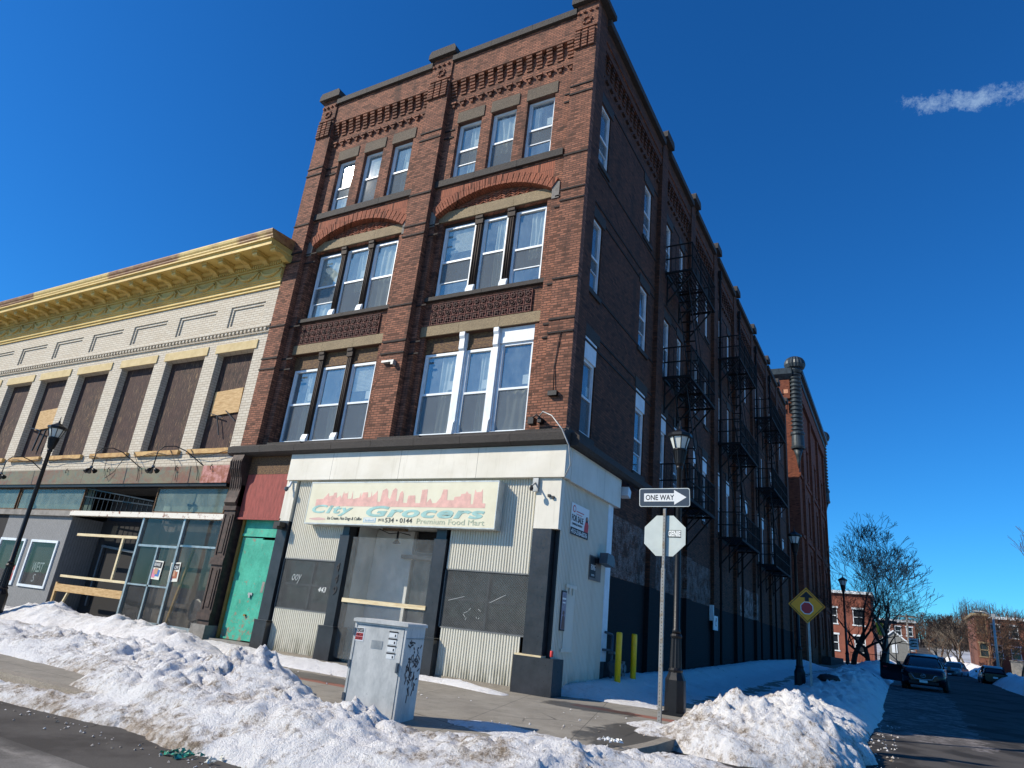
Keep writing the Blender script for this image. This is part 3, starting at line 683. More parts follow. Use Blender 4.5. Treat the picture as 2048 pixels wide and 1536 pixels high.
corr_panel(-6.44, -2.93, 3.44, 4.64, .04)
t = MB(); t.box(-2.9, -.72, .0, .3, -.1, .08); t.box(-8.45, -6.4, .02, .3, -.1, .04); t.build('shop_plinth', MAT['curb'], B)
for x0, x1, nm in ((-8.45, -6.22, 0), (-2.93, -.52, 1)):
    t = MB(); z0, z1 = 1.1, 2.45; fw = .05
    t.box(x0, x1, .1, .16, z0, z0 + fw); t.box(x0, x1, .1, .16, z1 - fw, z1)
    for k in range(3): xx = x0 + (x1 - x0 - fw) * k / 2; t.box(xx, xx + fw, .1, .16, z0 + fw, z1 - fw)
    t.box(x0 + fw, x1 - fw, .1, .15, (z0 + z1) / 2 - .02, (z0 + z1) / 2 + .02)
    fr = t.build('shop_window', MAT['charcoal'], B)
    t = MB(); t.poly([(x0, .17, z0), (x1, .17, z0), (x1, .17, z1), (x0, .17, z1)]); t.build('glass', MAT['glass_clear'], fr)
    t = MB(); t.poly([(x0, .5, z0), (x1, .5, z0), (x1, .5, z1), (x0, .5, z1)]); t.poly([(x0, .17, z0), (x0, .17, z1), (x0, .5, z1), (x0, .5, z0)]); t.poly([(x0, .17, z1), (x1, .17, z1), (x1, .5, z1), (x0, .5, z1)]); t.build('room', MAT['darkint'], fr)
    t = MB(); y = .035; g = .062; hh = z1 - z0; sl = .55    # expanded metal guard
    def strand(s):
        k = x0 - hh / sl
        while k < x1 + hh / sl:
            ua, ub = (k, k + hh / sl) if s > 0 else (k + hh / sl, k)
            pa, pb = (ua, z0), (ub, z1)
            def clip(p, q):
                (a, b), (c, d) = p, q
                if a < x0: r = (x0 - a) / (c - a) if c != a else 0; a, b = x0, b + (d - b) * r
                if a > x1: r = (x1 - a) / (c - a); a, b = x1, b + (d - b) * r
                return a, b
            if max(ua, ub) > x0 and min(ua, ub) < x1:
                A = clip(pa, pb); Bp = clip(pb, pa)
                if A[1] < Bp[1]: w = .0075; t.poly([(A[0] - w, y, A[1]), (A[0] + w, y, A[1]), (Bp[0] + w, y, Bp[1]), (Bp[0] - w, y, Bp[1])])
            k += g
    strand(1); strand(-1)
    for a, b, c, d_ in ((x0, x0 + .03, z0, z1), (x1 - .03, x1, z0, z1), (x0, x1, z0, z0 + .03), (x0, x1, z1 - .03, z1)): t.box(a, b, y - .02, y - .003, c, d_)
    t.build('wire_guard', M('dull_guard_metal', '#6c7071', .6, .3), fr)
    if nm == 0:
        t = MB(); letter(t, '443', (-6.95, .025, 1.62), (1, 0, 0), (0, 0, 1), .28, .13, shear=.2); t.build('painted_number', MAT['white_print'], fr)
        t = MB(); letter(t, 'ooy', (-8.0, .025, 1.78), (1, 0, 0), (0, 0, 1), .35, .25, shear=.3); t.build('scribble', MAT['galv'], fr)
    else:
        t = MB(); rr = random.Random(4)
        for k in range(7): a = -2.3 + rr.random() * .5; b = 1.35 + rr.random() * .3; t.beam((a, .028, b), (a + rr.uniform(-.12, .12), .028, b + rr.uniform(-.08, .08)), .012, .003, up=(0, 1, 0))
        t.beam((-1.6, .028, 1.75), (-1.2, .028, 1.95), .012, .003, up=(0, 1, 0)); t.beam((-2.75, .028, 1.72), (-2.3, .028, 1.84), .012, .003, up=(0, 1, 0))
        t.build('scribble', MAT['galv'], fr)
# piers of the shop front: charcoal below, white above
def shop_pier(x0, x1, ztop, zc, px0, px1, pz, yf=-.06, side=None, white=True):
    t = MB(); yb = .35; t.box(x0, x1, yf, yb, pz, zc); t.box(px0, px1, yf - .12, yb, -.12, pz)
    t.box(px0 - .0, px1 + .0, yf - .13, yb, pz - .03, pz + .02); t.build('shop_pier', MAT['charcoal'], B)
    if white: t = MB(); t.box(x0, x1, yf, yb, zc, ztop); t.build('pier_top', MAT['cream'], B)
shop_pier(-8.9, -8.5, 4.64, 3.46, -8.88, -8.4, .74)
shop_pier(-6.45, -6.12, 4.64, 3.14, -6.5, -5.98, .8, white=False)
shop_pier(-3.33, -2.96, 4.64, 3.14, -3.32, -2.86, .84, white=False)
t = MB(); t.box(-6.4, -6.18, -.03, .3, 3.14, 3.43); t.box(-3.3, -3.0, -.03, .3, 3.14, 3.43); t.build('pier_top', MAT['charcoal'], B)
t = MB(); t.box(-.6, -.13, -.07, .3, .74, 3.46); t.box(-.76, .2, -.16, .36, -.14, .74); t.build('corner_pier', MAT['charcoal'], B)
t = MB(); t.box(-.6, .03, -.07, .11, 3.46, 4.64); t.build('corner_pier_top', MAT['cream'], B)
t = MB(); t.box(-.74, -.1, -.15, .1, .741, .775); t.build('pier_ledge_board', MAT['lumber'], B)
# leaning house number 449 painted in relief
t = MB()
for k, ch in enumerate('449'): letter(t, ch, (-6.38 + .02 * k, -.064, 2.18 - k * .3), (1, 0, 0), (0, 0, 1), .13, .22, .012, shear=.1)
t.build('house_number', MAT['black'], B)
# side: corrugated wall, white painted brick strip, small window with notice
sc = MB(); corr_panel(.115, 2.95, -.05, 4.62, .0, axis='x', pitch=.08)
t = MB(); t.box(-.04, .03, 2.95, 3.3, .7, 4.62); t.build('white_painted_strip', MAT['white'], B)
t = MB(); t.box(-.12, -.02, .14, 3.3, -.2, 4.62); t.build('shop_side_backing', MAT['charcoal'], B)
t = MB(); t.box(.03, .05, 1.85, 2.6, 2.56, 3.15); sw = t.build('side_window', MAT['greystone'], B)
t = MB(); t.box(.052, .06, 1.87, 2.22, 2.62, 3.12); n_ = t.build('notice', MAT['black'], sw)
t = MB(); letter(t, 'EKING', (.061, 1.9, 2.8), (0, 1, 0), (0, 0, 1), .28, .13); letter(t, 'ON SITE', (.061, 1.95, 2.66), (0, 1, 0), (0, 0, 1), .18, .04); t.build('lettering', MAT['white_print'], n_)
t = MB(); t.box(.03, .06, .55, 1.12, 2.25, 2.33); t.box(.03, .035, .6, 1.08, .95, 2.25); t.box(.03, .055, .5, 1.1, .88, .95); t.box(.06, .07, .72, .78, 2.12, 2.26); t.box(.06, .07, .92, .98, 2.1, 2.26); t.build('side_hatch', MAT['corr'], B)
# recessed lobby behind a sheet of plexiglass
t = MB()
t.poly([(-6.12, 1.2, -.1), (-3.32, 1.2, -.1), (-3.32, 1.2, 3.5), (-6.12, 1.2, 3.5)]); t.poly([(-6.12, .3, -.1), (-6.12, 1.2, -.1), (-6.12, 1.2, 3.5), (-6.12, .3, 3.5)]); t.poly([(-3.32, .3, -.1), (-3.32, .3, 3.5), (-3.32, 1.2, 3.5), (-3.32, 1.2, -.1)])
t.poly([(-6.12, .02, 3.46), (-6.12, 1.2, 3.46), (-3.32, 1.2, 3.46), (-3.32, .02, 3.46)]); lob = t.build('lobby', MAT['greyint'], B)
t = MB(); t.box(-6.1, -4.78, 1.02, 1.08, -.1, 3.44); t.build('pale_lobby_panel', MAT['greyint'], lob)
t = MB(); t.box(-4.75, -3.35, 1.1, 1.19, 0, 2.7); t.build('lobby_door', MAT['charcoal'], lob)
t = MB(); t.box(-4.75, -3.35, 1.0, 1.06, 2.82, 2.9); t.box(-4.75, -4.68, 1.0, 1.1, 2.9, 3.44); t.box(-3.42, -3.35, 1.0, 1.1, 2.9, 3.44); t.box(-5.0, -3.35, .85, 1.1, 2.7, 2.8); t.build('transom_frame', MAT['greystone'], lob)
t = MB(); t.box(-4.68, -3.42, 1.08, 1.1, 2.9, 3.44); t.build('transom_glass', MAT['darkint'], lob)
t = MB(); t.lathe([(.02, 3.1), (.03, 3.3), (.02, 3.44)], 8, (-5.1, .7, 0)); t.lathe([(.11, 3.06), (.05, 3.14), (.02, 3.16)], 10, (-5.1, .7, 0)); t.tube([(-5.6, .5, 3.4), (-5.3, .6, 3.3), (-5.0, .7, 3.35), (-4.6, .6, 3.28)], .012, 5); t.build('pendant_lamp', MAT['black'], lob)
t = MB(); t.poly([(-5.98, -.035, .1), (-3.34, -.035, .1), (-3.34, -.035, 3.1), (-5.98, -.035, 3.1)]); t.build('plexiglass_sheet', MAT['plexi'], B)
t = MB(); t.box(-5.96, -3.3, -.085, -.04, 1.44, 1.54); t.build('cross_board', MAT['lumber'], B)
t = MB(); t.poly([(-6.0, .25, .0), (-5.5, .2, .0), (-5.45, .3, .7), (-5.98, .35, .85)]); t.build('plastic_tarp', MAT['glass_dirty'], B)
t = MB(); t.box(-5.05, -4.3, -.02, .1, 3.3, 3.36); t.build('tube_light_housing', MAT['brownwood'], B)
# door bay left of the shop: teal double door, red boards, carved iron pilaster
t = MB(); t.box(-10.72, -8.9, -.02, .21, 3.52, 4.85); t.box(-10.74, -8.86, -.06, .0, 3.47, 3.53); t.build('red_board_panel', MAT['redpaint'], B)
t = MB(); t.box(-10.75, -8.87, .0, .21, 4.86, 5.42); t.build('grey_wood_panel', MAT['brownwood'], B)
t = MB(); t.box(-10.78, -10.62, .2, .5, -.1, 3.5); t.build('door_reveal', MAT['charcoal'], B)
t = MB(); t.box(-10.62, -10.53, .1, .3, .08, 3.48); t.build('door_frame', MAT['yellowwood'], B)
t = MB(); t.box(-10.53, -8.92, .16, .22, 3.0, 3.5); t.box(-10.53, -8.92, .13, .16, 3.0, 3.08); t.build('door_transom', MAT['teal'], B)
t = MB(); t.box(-10.53, -9.66, .17, .23, .12, 2.97); dl = t.build('teal_door', MAT['teal'], B)
t = MB(); t.box(-9.72, -9.55, .12, .168, 1.35, 1.42); t.box(-9.66, -9.6, .1, .13, 1.28, 1.37); t.build('hasp', MAT['galv'], dl)
t = MB(); t.box(-9.64, -8.92, .15, .21, .14, 2.92); dl = t.build('teal_door', MAT['teal'], B)
t = MB(); t.beam((-9.22, .146, 1.45), (-9.2, .146, 1.75), .1, .006, up=(0, 1, 0)); t.build('grey_patch', MAT['concrete'], dl)
t = MB(); t.box(-9.7, -9.62, .1, .15, .78, .83); t.build('padlock', MAT['yellowwood'], dl)
t = MB(); t.box(-10.62, -8.9, -.14, .5, -.18, .1); t.build('door_step', MAT['concrete'], B)
t = MB(); t.box(-11.36, -10.72, -.26, .2, -.2, .42); t.build('pilaster_base', MAT['concrete'], B)
t = MB(); t.box(-11.26, -10.76, -.14, .2, .42, 4.5)
for z0, z1 in ((.55, .75), (2.1, 2.3), (3.72, 3.85)): t.box(-11.3, -10.72, -.19, -.141, z0, z1)
for z0, z1 in ((.85, 2.0), (2.4, 3.6)):
    t.box(-11.2, -11.15, -.17, -.141, z0, z1); t.box(-10.87, -10.82, -.17, -.141, z0, z1); t.box(-11.1, -10.92, -.165, -.141, z0 + .06, z1 - .06)
t.prism([(.2, 5.42), (.2, 3.86), (-.17, 3.86), (-.24, 3.95), (-.2, 4.1), (-.16, 4.4), (-.2, 4.7), (-.33, 4.95), (-.36, 5.2), (-.3, 5.42)], -11.26, -10.76, axis='x')
for k in range(5): t.prism([(-.15, 4.05), (-.18, 4.4), (-.22, 4.72), (-.36, 4.97), (-.385, 5.2), (-.33, 5.3), (-.2, 5.0)], -11.24 + k * .1, -11.2 + k * .1, axis='x')
t.build('iron_pilaster', M('rusty_brown_iron', '#4a3a33', .7, .1, col2='#2c221e', scale=7, bump=.4), B, fix=True)
# little fixtures screwed to the building
def fixture(name, label, cat, parts, group=None, loc=(0, 0, 0)):
    e = thing(name, label, cat, loc, 0, group)
    for nm, m_, f in parts: t = MB(); f(t); t.build(nm, m_, e)
    return e
# ================================================================== cream brick neighbour with the yellow cornice
NX0, NX1 = -34.0, -11.462
K = thing('shop_building', 'two storey cream brick building with yellow bracketed cornice and boarded upper windows', 'building', (NX1, 0, 0))
ZP = lambda z: z
mb = MB(); wx = [(-13.94, -12.04), (-16.88, -14.63), (-19.72, -17.6), (-22.79, -20.57), (-25.76, -23.57), (-28.62, -26.5), (-31.6, -29.45)]
holes = [(a, b, 5.76, 9.3, .34) for a, b in wx]
pan = [(-13.86, -12.06), (-16.83, -14.62), (-19.75, -17.57), (-22.7, -20.5), (-25.6, -23.45), (-28.55, -26.35), (-31.5, -29.3)]
holes += [(a, b, 10.3, 11.13, .045) for a, b in pan]
wall_grid(mb, 'y', .06, NX0, NX1, 5.1, 11.62, holes)
for a, b in pan: wall_grid(mb, 'y', .105, a, b, 10.3, 11.13, [(a + .11, b - .11, 10.36, 11.03, .045)]); mb.poly([(a + .11, .15, 10.36), (b - .11, .15, 10.36), (b - .11, .15, 11.03), (a + .11, .15, 11.03)])
# sloping lower edge of each recessed panel dies into the wall
mb.poly([(NX0, .06, 5.1), (NX0, .06, 11.6), (NX0, 14, 11.6), (NX0, 14, 5.1)])
mb.poly([(NX0, .06, 12.9), (NX1, .06, 12.9), (NX1, 14, 12.9), (NX0, 14, 12.9)]); mb.poly([(NX1, 14, 0), (NX0, 14, 0), (NX0, 14, 12.9), (NX1, 14, 12.9)])
mb.build('wall', MAT['cream_brick'], K)
for i, (a, b) in enumerate(wx):
    t = MB(); t.box(a - .001, b + .001, .32, .4, 5.77, 9.29); bw = t.build('boarded_window', MAT['boards'], K)
    t = MB(); t.box(a - .12, b + .12, .02, .2, 9.301, 9.62); t.build('lintel', M('buff_stone', '#cdb98b', .8, col2='#bda878', scale=3), K)
    t = MB(); t.box(a - .1, b + .12, -.06, .3, 5.6, 5.755); t.build('sill', M('ochre_painted_sill', '#c8a468', .7, col2='#a57b45', scale=5), K)
    if i in (0, 4):
        x0, x1, z0, z1 = (-13.75, -12.33, 7.06, 7.94) if i == 0 else (-25.3, -23.92, 7.08, 7.94)
        t = MB(); t.box(x0, x1, .26, .29, z0, z1, 0, Matrix.Translation(((x0 + x1) / 2, 0, z0)) @ Matrix.Rotation(radians(-3), 4, 'Y') @ Matrix.Translation((-(x0 + x1) / 2, 0, -z0)))
        t.build('plywood_patch', MAT['ply'], bw)
        t = MB()
        if i == 0:
            t.beam((-13.7, .2, 7.1), (-13.0, .2, 6.92), .03); t.beam((-13.3, .2, 7.0), (-12.95, .2, 6.3), .03); t.beam((-12.9, .2, 7.15), (-12.3, .2, 6.75), .03)
        else:
            t.beam((-24.6, .2, 7.0), (-24.75, .2, 6.1), .05); t.beam((-24.2, .2, 7.0), (-24.35, .2, 6.1), .05); t.beam((-25.6, .2, 7.15), (-24.4, .1, 6.95), .04)
        t.build('bent_bracket', MAT['black_iron'], bw)
# dog-tooth string course
t = MB(); t.box(NX0, NX1, -.03, .059, 10.06, 10.15)
x = NX0 + .05
while x < NX1 - .12: t.box(x, x + .1, -.01, .059, 9.95, 10.059); x += .2
t.box(NX0, NX1, .0, .059, 9.86, 9.9)
t.build('string_course', MAT['cream_brick'], K)
# cornice
t = MB(); EX = NX1 + .06
t.prism([(.06, 11.6), (.0, 11.6), (-.0, 11.68), (-.05, 11.7), (-.05, 11.76), (-.02, 11.78), (-.02, 11.84), (-.06, 11.86), (-.06, 11.9), (-.1, 11.92), (-.1, 12.34), (.06, 12.34)], NX0, NX1 + .03, axis='x')
t.prism([(.06, 12.34), (-.16, 12.34), (-.16, 12.38), (-.14, 12.4), (-.14, 12.56), (-.3, 12.62), (-.3, 12.72), (.06, 12.72)], NX0, EX, axis='x')
x = NX0 + .04
while x < NX1: t.box(x, x + .07, -.2, -.141, 12.42, 12.54); x += .115
t.build('frieze', MAT['yellowtrim'], K, fix=True)
t = MB(); t.prism([(.06, 12.72), (-.92, 12.72), (-.92, 12.86), (-.96, 12.9), (-1.0, 12.9), (-1.0, 12.95), (.06, 12.95)], NX0, EX + .16, axis='x'); t.build('corona', MAT['yellowtrim'], K, fix=True)
t = MB(); t.prism([(.06, 12.951), (-.94, 12.951), (-.95, 13.0), (-.98, 13.05), (-.98, 13.09), (-1.02, 13.15), (-1.04, 13.23), (-1.04, 13.27), (.06, 13.34)], NX0, EX + .2, axis='x'); t.build('crown_moulding', MAT['rustyellow'], K, fix=True)
bx0 = -11.2 - .907
t = None
for i in range(24):
    x = -11.28 - .907 * i
    if x < NX0 + .2: break
    t = MB(); t.prism([(.0, 12.72), (-.76, 12.72), (-.78, 12.64), (-.78, 12.57), (-.73, 12.53), (-.66, 12.52), (-.58, 12.57), (-.34, 12.55), (-.26, 12.48), (-.16, 12.44), (-.0, 12.44)][::1], x - .115, x + .115, axis='x')
    t.box(x - .15, x + .15, -.82, -.1, 12.66, 12.718); t.build('bracket', MAT['yellowtrim'], K, fix=True)
t = MB(); rr = random.Random(3)
for i in range(19):                       # swags hung between knots
    xa = -11.4 - 1.18 * i; xb = xa - 1.18
    if xb < NX0: break
    for k in range(12):
        q0, q1 = k / 12, (k + 1) / 12; sag = lambda q: -.24 * (1 - (2 * q - 1) ** 2); r = .03 + .05 * sin(pi * (q0 + q1) / 2)
        t.tube([(xa + (xb - xa) * q0 * .9 - .05, -.12, 12.28 + sag(q0)), (xa + (xb - xa) * q1 * .9 - .05, -.12, 12.28 + sag(q1))], r, 6, caps=False)
    for k in range(6): q = rr.random() * 6.28; t.box(xa + .07 * cos(q) - .03, xa + .07 * cos(q) + .03, -.16, -.1, 12.24 + .08 * sin(q) - .03, 12.24 + .08 * sin(q) + .03)
    t.box(xa - .03, xa + .02, -.15, -.1, 12.0, 12.2)
t.build('swag_relief', MAT['yellowtrim'], K)
# sign band, beams
t = MB(); t.box(NX0, -12.72, -.2, .055, 4.57, 5.13); t.build('sign_band', MAT['rustband'], K)
t = MB(); t.box(-12.718, NX1 + .02, -.21, .055, 4.57, 5.13); t.build('sign_band_end', MAT['pinkpatch'], K)
t = MB(); t.box(NX0, NX1, -.16, .3, 4.47, 4.568); t.build('band_soffit', MAT['black_iron'], K)
t = MB(); t.box(-19.75, NX1 + .2, -.12, .1, 3.43, 3.6); t.build('flaking_beam', MAT['whitebeam'], K)
t = MB(); t.box(NX0, -19.752, -.1, .1, 3.4, 3.6); t.build('grey_beam', MAT['concrete'], K)
def pane(a, b, z0, z1, y=.04, m='glass_dirty', nm='transom_glass', fr=True, parent=K, fm='glassframe', w=.05):
    t = MB(); t.box(a, b, y - .03, y + .04, z0, z0 + w); t.box(a, b, y - .03, y + .04, z1 - w, z1); t.box(a, a + w, y - .03, y + .04, z0 + w, z1 - w); t.box(b - w, b, y - .03, y + .04, z0 + w, z1 - w); f = t.build('transom_frame' if nm == 'transom_glass' else 'window_frame', MAT[fm], parent)
    t = MB(); t.poly([(a + w, y, z0 + w), (b - w, y, z0 + w), (b - w, y, z1 - w), (a + w, y, z1 - w)]); t.build('glass', MAT[m], f); return f
for a, b in ((-15.1, -11.5), (-24.0, -19.45), (-28.5, -24.15), (-33, -28.6)):
    f = pane(a, b, 3.62, 4.46, fm='brownwood', w=.04)
    t = MB(); t.poly([(a, .4, 3.5), (b, .4, 3.5), (b, .35, 4.5), (a, .35, 4.5)]); t.build('blind', M('pale_green_blind', '#7c8f88', .8, col2='#5d6d68', scale=1.3), f)
# grey grooved panel with two white framed windows
mb = MB(); wall_grid(mb, 'y', .02, -24.3, -19.75, -.1, 3.4, [(-24.2, -22.4, .85, 2.45, .12), (-21.9, -20.15, .85, 2.45, .12)]); mb.poly([(-19.75, .02, -.1), (-19.75, 1.6, -.1), (-19.75, 1.6, 3.4), (-19.75, .02, 3.4)]); mb.build('grooved_panel', MAT['greyplank'], K)
mb = MB(); wall_grid(mb, 'y', .02, NX0, -26.5, -.1, 3.4, []); mb.build('grooved_panel', MAT['greyplank'], K)
for a, b in ((-24.2, -22.4), (-21.9, -20.15)):
    f = pane(a - .05, b + .05, .8, 2.5, .0, 'glass_clear', 'w', fm='white', w=.09)
    t = MB(); t.poly([(a, .12, .85), (b, .12, .85), (b, .12, 2.45), (a, .12, 2.45)]); t.build('dark_room', MAT['darkint'], f)
    t = MB()
    if b < -22:
        t.box(-22.95, -22.5, .03, .04, .95, 1.5); t.build('red_notice', MAT['redprint'], f)
        t = MB(); t.box(-22.95, -22.5, .025, .035, .86, .95); letter(t, 'OPEN', (-22.92, .028, 1.2), (1, 0, 0), (0, 0, 1), .38, .14); t.build('notice_print', MAT['white_print'], f)
    else:
        letter(t, 'WEST', (-21.35, .02, 1.35), (1, 0, 0), (0, 0, 1), .75, .35, shear=.2); letter(t, 'S', (-21.15, .02, 1.0), (1, 0, 0), (0, 0, 1), .2, .28, shear=.3); t.build('scribble', MAT['galv'], f)
# dark recess with lumber
t = MB()
t.poly([(-19.75, 1.6, -.1), (-15.35, 2.6, -.1), (-15.35, 2.6, 4.5), (-19.75, 1.6, 4.5)]); t.poly([(-15.35, .1, -.1), (-15.35, .1, 3.43), (-15.35, 2.6, 3.43), (-15.35, 2.6, -.1)])
t.poly([(-19.75, .1, 4.46), (-15.2, .1, 4.46), (-15.2, 2.6, 4.46), (-19.75, 2.6, 4.46)]); t.build('entrance_recess', MAT['greypanel_dark'], K)
t = MB(); t.poly([(-19.6, 1.2, 4.45), (-15.3, 1.4, 3.98), (-15.3, 1.4, 3.4), (-19.6, 1.2, 3.4)]); t.build('recess_panel', MAT['greypanel_dark'], K)
t = MB()
for k in range(14): xx = -19.4 + k * .3; t.box(xx, xx + .025, .06, .085, 3.6, 4.45 - k * .033)
t.beam((-19.4, .05, 4.45), (-15.2, .05, 4.0), .04); t.beam((-19.4, .05, 4.15), (-15.2, .05, 3.85), .04); t.build('security_bars', MAT['black_iron'], K)
t = MB(); t.box(-19.4, -15.4, 1.0, 1.05, -.1, 3.42); t.build('dark_backing', MAT['darkint'], K)
t = MB(); t.box(NX0, NX1, 3.0, 3.1, -.2, 5.1); t.box(NX0, NX1, .31, 3.0, 4.48, 4.55); t.box(NX0, -24.4, .5, .55, -.2, 4.4); t.box(-31, -24.31, .03, .1, -.1, 3.4); t.build('interior', MAT['darkint'], K)
t = MB()
for a, b, c, d in ((-18.9, -18.8, .4, 2.5), (-16.5, -16.4, .4, 2.3)): t.box(a, b, .9, .99, c, d)
t.beam((-18.9, .93, 2.5), (-16.4, .93, 2.32), .1, .08); t.build('inner_door_frame', MAT['galvdark'], K)
t = MB(); t.box(-19.0, -15.42, -.04, .03, 2.72, 2.81); t.box(-19.25, -15.38, -.04, .03, 1.28, 1.36); t.box(-16.25, -16.16, -.035, .02, 1.361, 2.719); t.beam((-18.5, .0, .8), (-18.9, .02, .0), .07); t.build('lumber_bracing', MAT['lumber'], K)
t = MB(); t.box(-19.3, -15.36, -.05, .02, .8, 1.05); t.box(-19.4, -19.3, -.03, .05, .0, 1.1); t.build('wide_board', MAT['ply'], K)
# aluminium shopfront
t = MB()
for x, z1 in ((-15.33, 3.43), (-13.17, 3.43), (-11.3, 3.43)): t.box(x - .045, x + .045, -.05, .06, .05, z1)
t.box(-14.24, -14.17, -.03, .04, .05, 2.5); t.box(-15.28, -13.22, -.03, .04, 2.5, 2.57); t.box(-13.12, -11.35, -.03, .04, 2.56, 2.62); t.box(-15.28, -13.22, -.03, .04, 1.28, 1.33); t.box(-15.33, -11.3, -.05, .06, -.05, .25)
fr = t.build('shopfront_frame', MAT['glassframe'], K)
t = MB(); t.poly([(-15.28, .02, .25), (-11.35, .02, .25), (-11.35, .02, 3.43), (-15.28, .02, 3.43)]); t.build('glass', glass('greasy_shop_glass', .02, 1.4, (.85, .88, .87, 1), .16), fr)
t = MB(); t.box(-15.3, -11.35, .6, .65, -.1, 3.5); t.poly([(-11.35, .05, 0), (-11.35, .6, 0), (-11.35, .6, 3.5), (-11.35, .05, 3.5)]); t.build('curtain', M('brown_paper_backing', '#4f453f', .9, col2='#2e2a28', scale=1.2, st=(2, 1, .3)), fr)
t = MB(); t.beam((-13.0, .1, .25), (-12.55, .1, 2.55), .07); t.build('wooden_prop', MAT['yellowwood'], fr)
t = MB()
t.lathe([(.0, -.02), (.3, -.01), (.34, .01), (.3, .03), (.0, .04)], 14, (-12.1, .3, .75), axis='y'); t.build('mirror', M('brown_round_chair', '#40302b', .5), fr)
for (a, c, ang, nm) in ((-14.2, 1.52, 2, 0), (-13.28, 1.48, -4, 1)):
    Mx = Matrix.Translation((a, 0, c)) @ Matrix.Rotation(radians(ang), 4, 'Y'); t = MB(); t.box(0, .46, -.012, -.008, 0, .58, 0, Mx); p = t.build('poster', MAT['paper'], fr)
    t = MB(); rr = random.Random(nm + 5)
    t.box(.04, .42, -.018, -.0125, .36, .54, 0, Mx); t.box(.05, .2, -.018, -.0125, .05, .3, 1, Mx); t.box(.2, .4, -.018, -.0125, .1, .3, 2, Mx); t.box(.12, .3, -.022, -.018, .16, .34, 3, Mx)
    t.build('poster_print', [MAT['black'], flat('pink_print', c3('#d27f98')), flat('blue_print', c3('#3a6fb0')) if nm == 0 else flat('orange_print', c3('#a05a3a')), flat('tan_print', c3('#b98c70'))], p)
    t = MB(); letter(t, 'BEWARE' if nm == 0 else 'SHOW', (a + .07, -.019, c + .4), (1, 0, 0), (0, 0, 1), .3, .1); t.build('poster_title', MAT['white_print'], p)

# wall-mounted spot light clusters on curved pipes
def spots(x, z, label, y=-.95):
    e = thing('spot_light_cluster', label, 'spot lights', (x, .06, z + .5), 0, 'spot light clusters on curved pipes along the cream brick wall')
    t = MB(); t.tube([(x + 1.3, .05, z + .25), (x + .6, -.35, z + .75), (x + .35, -.6, z + .86), (x + .12, y + .12, z + .8), (x + .02, y, z + .6), (x, y, z + .12)], .018, 6); t.build('curved_pipe', MAT['black_iron'], e)
    t = MB(); t.lathe([(.05, -.03), (.05, .03)], 8, (x, y, z + .1))
    t.build('hub', MAT['galvdark'], e)
    for k in range(3):
        q = k * 2.09 + .5; d = Vector((cos(q) * .9, sin(q) * .5, -.55)).normalized(); p = Vector((x, y, z + .08)); t = MB()
        t.tube([p, p + d * .08, p + d * .12, p + d * .25], [.015, .03, .05, .085], 8); t.build('spot_head', MAT['galvdark' if k % 2 else 'black_iron'], e)
spots(-14.2, 4.85, 'three headed spot cluster above the glass shopfront, nearest the brick block')
spots(-17.75, 4.9, 'tangled spot cluster above the dark lumber braced entrance')
spots(-23.9, 4.75, 'spot cluster behind the leaning street lamp above the grooved grey panel')
e = thing('loose_cable', 'thin black cable sagging along the window sills of the cream brick wall', 'cable', (-18, 0, 5.6)); t = MB()
pts = []
for k in range(60): xx = NX0 + (NX1 + .4 - NX0) * k / 59; pts.append((xx, -.09, 5.58 + .1 * sin(k * .9) * sin(k * .37)))
t.tube(pts, .012, 4)
t.tube([(-18.6, -.05, 5.55), (-18.2, -.25, 5.0), (-17.9, -.3, 4.75), (-17.6, -.25, 4.95), (-17.55, -.05, 5.5)], .012, 4)
for xx in (-16.1, -14.0, -12.9): t.tube([(xx - .9, -.08, 5.75), (xx - .3, -.2, 5.3), (xx, -.24, 4.9), (xx + .05, -.24, 4.65)], .012, 4)
t.build('cable', MAT['black_iron'], e)
for i, xx in enumerate((-20.7, -17.97, -16.08, -14.09, -12.3)):
    t = MB(); t.tube([(xx, -.21, 5.17), (xx, -.26, 5.1), (xx + .03, -.27, 4.98), (xx + .08, -.26, 5.0)], .012, 5); t.tube([(xx - .06, -.21, 5.14), (xx + .05, -.25, 5.1)], .01, 5); t.build('iron_hook', MAT['black_iron'], K)
t = MB(); t.lathe([(.6, 13.45), (.58, 13.62), (.4, 13.78), (0.05, 13.82)], 16, (-12.7, .2, 0), smooth=True); e = thing('roof_dome', 'small white dome just showing over the yellow cornice', 'roof vent', (-12.7, .2, 13.3)); t.build('dome', MAT['white'], e)
# ================================================================== signs, lamps, fire escapes and street things
def ring(t, a, b, z, y0, y1): t.box(a, b, y0, y1, z - .02, z + .02)
# shop sign box
e = thing('shop_sign', 'long faded box sign with pink skyline reading City Grocers over the shop entrance', 'sign', (-4.6, -.28, 3.4))
sx0, sx1, sz0, sz1, sy = -7.62, -1.52, 3.4, 4.5, -.29
t = MB(); t.box(sx0, sx1, sy + .004, .0, sz0, sz1); t.box(sx0 - .02, sx1 + .02, sy - .006, -.002, sz1, sz1 + .03); t.box(sx0 - .02, sx1 + .02, sy - .006, -.002, sz0 - .03, sz0); t.box(sx0 - .02, sx0, sy - .006, 0, sz0, sz1); t.box(sx1, sx1 + .02, sy - .006, 0, sz0, sz1)
t.build('sign_box', M('sign_casing', '#c4cccb', .45, .2, bump=.03), e)
t = MB(); t.box(sx0, sx1, sy, sy + .004, sz0, sz1); face = t.build('sign_face', M('faded_sign_face', '#e0dcc2', .35, col2='#d6d0b4', scale=1, bump=0), e)
SW_, SH_ = sx1 - sx0, sz1 - sz0
def su(x): return sx0 + SW_ * (.045 + (x - 165) / 1655 * .905)
def sv(y): return sz0 + SH_ * (.44 + (325 - y) / 170 * .42)
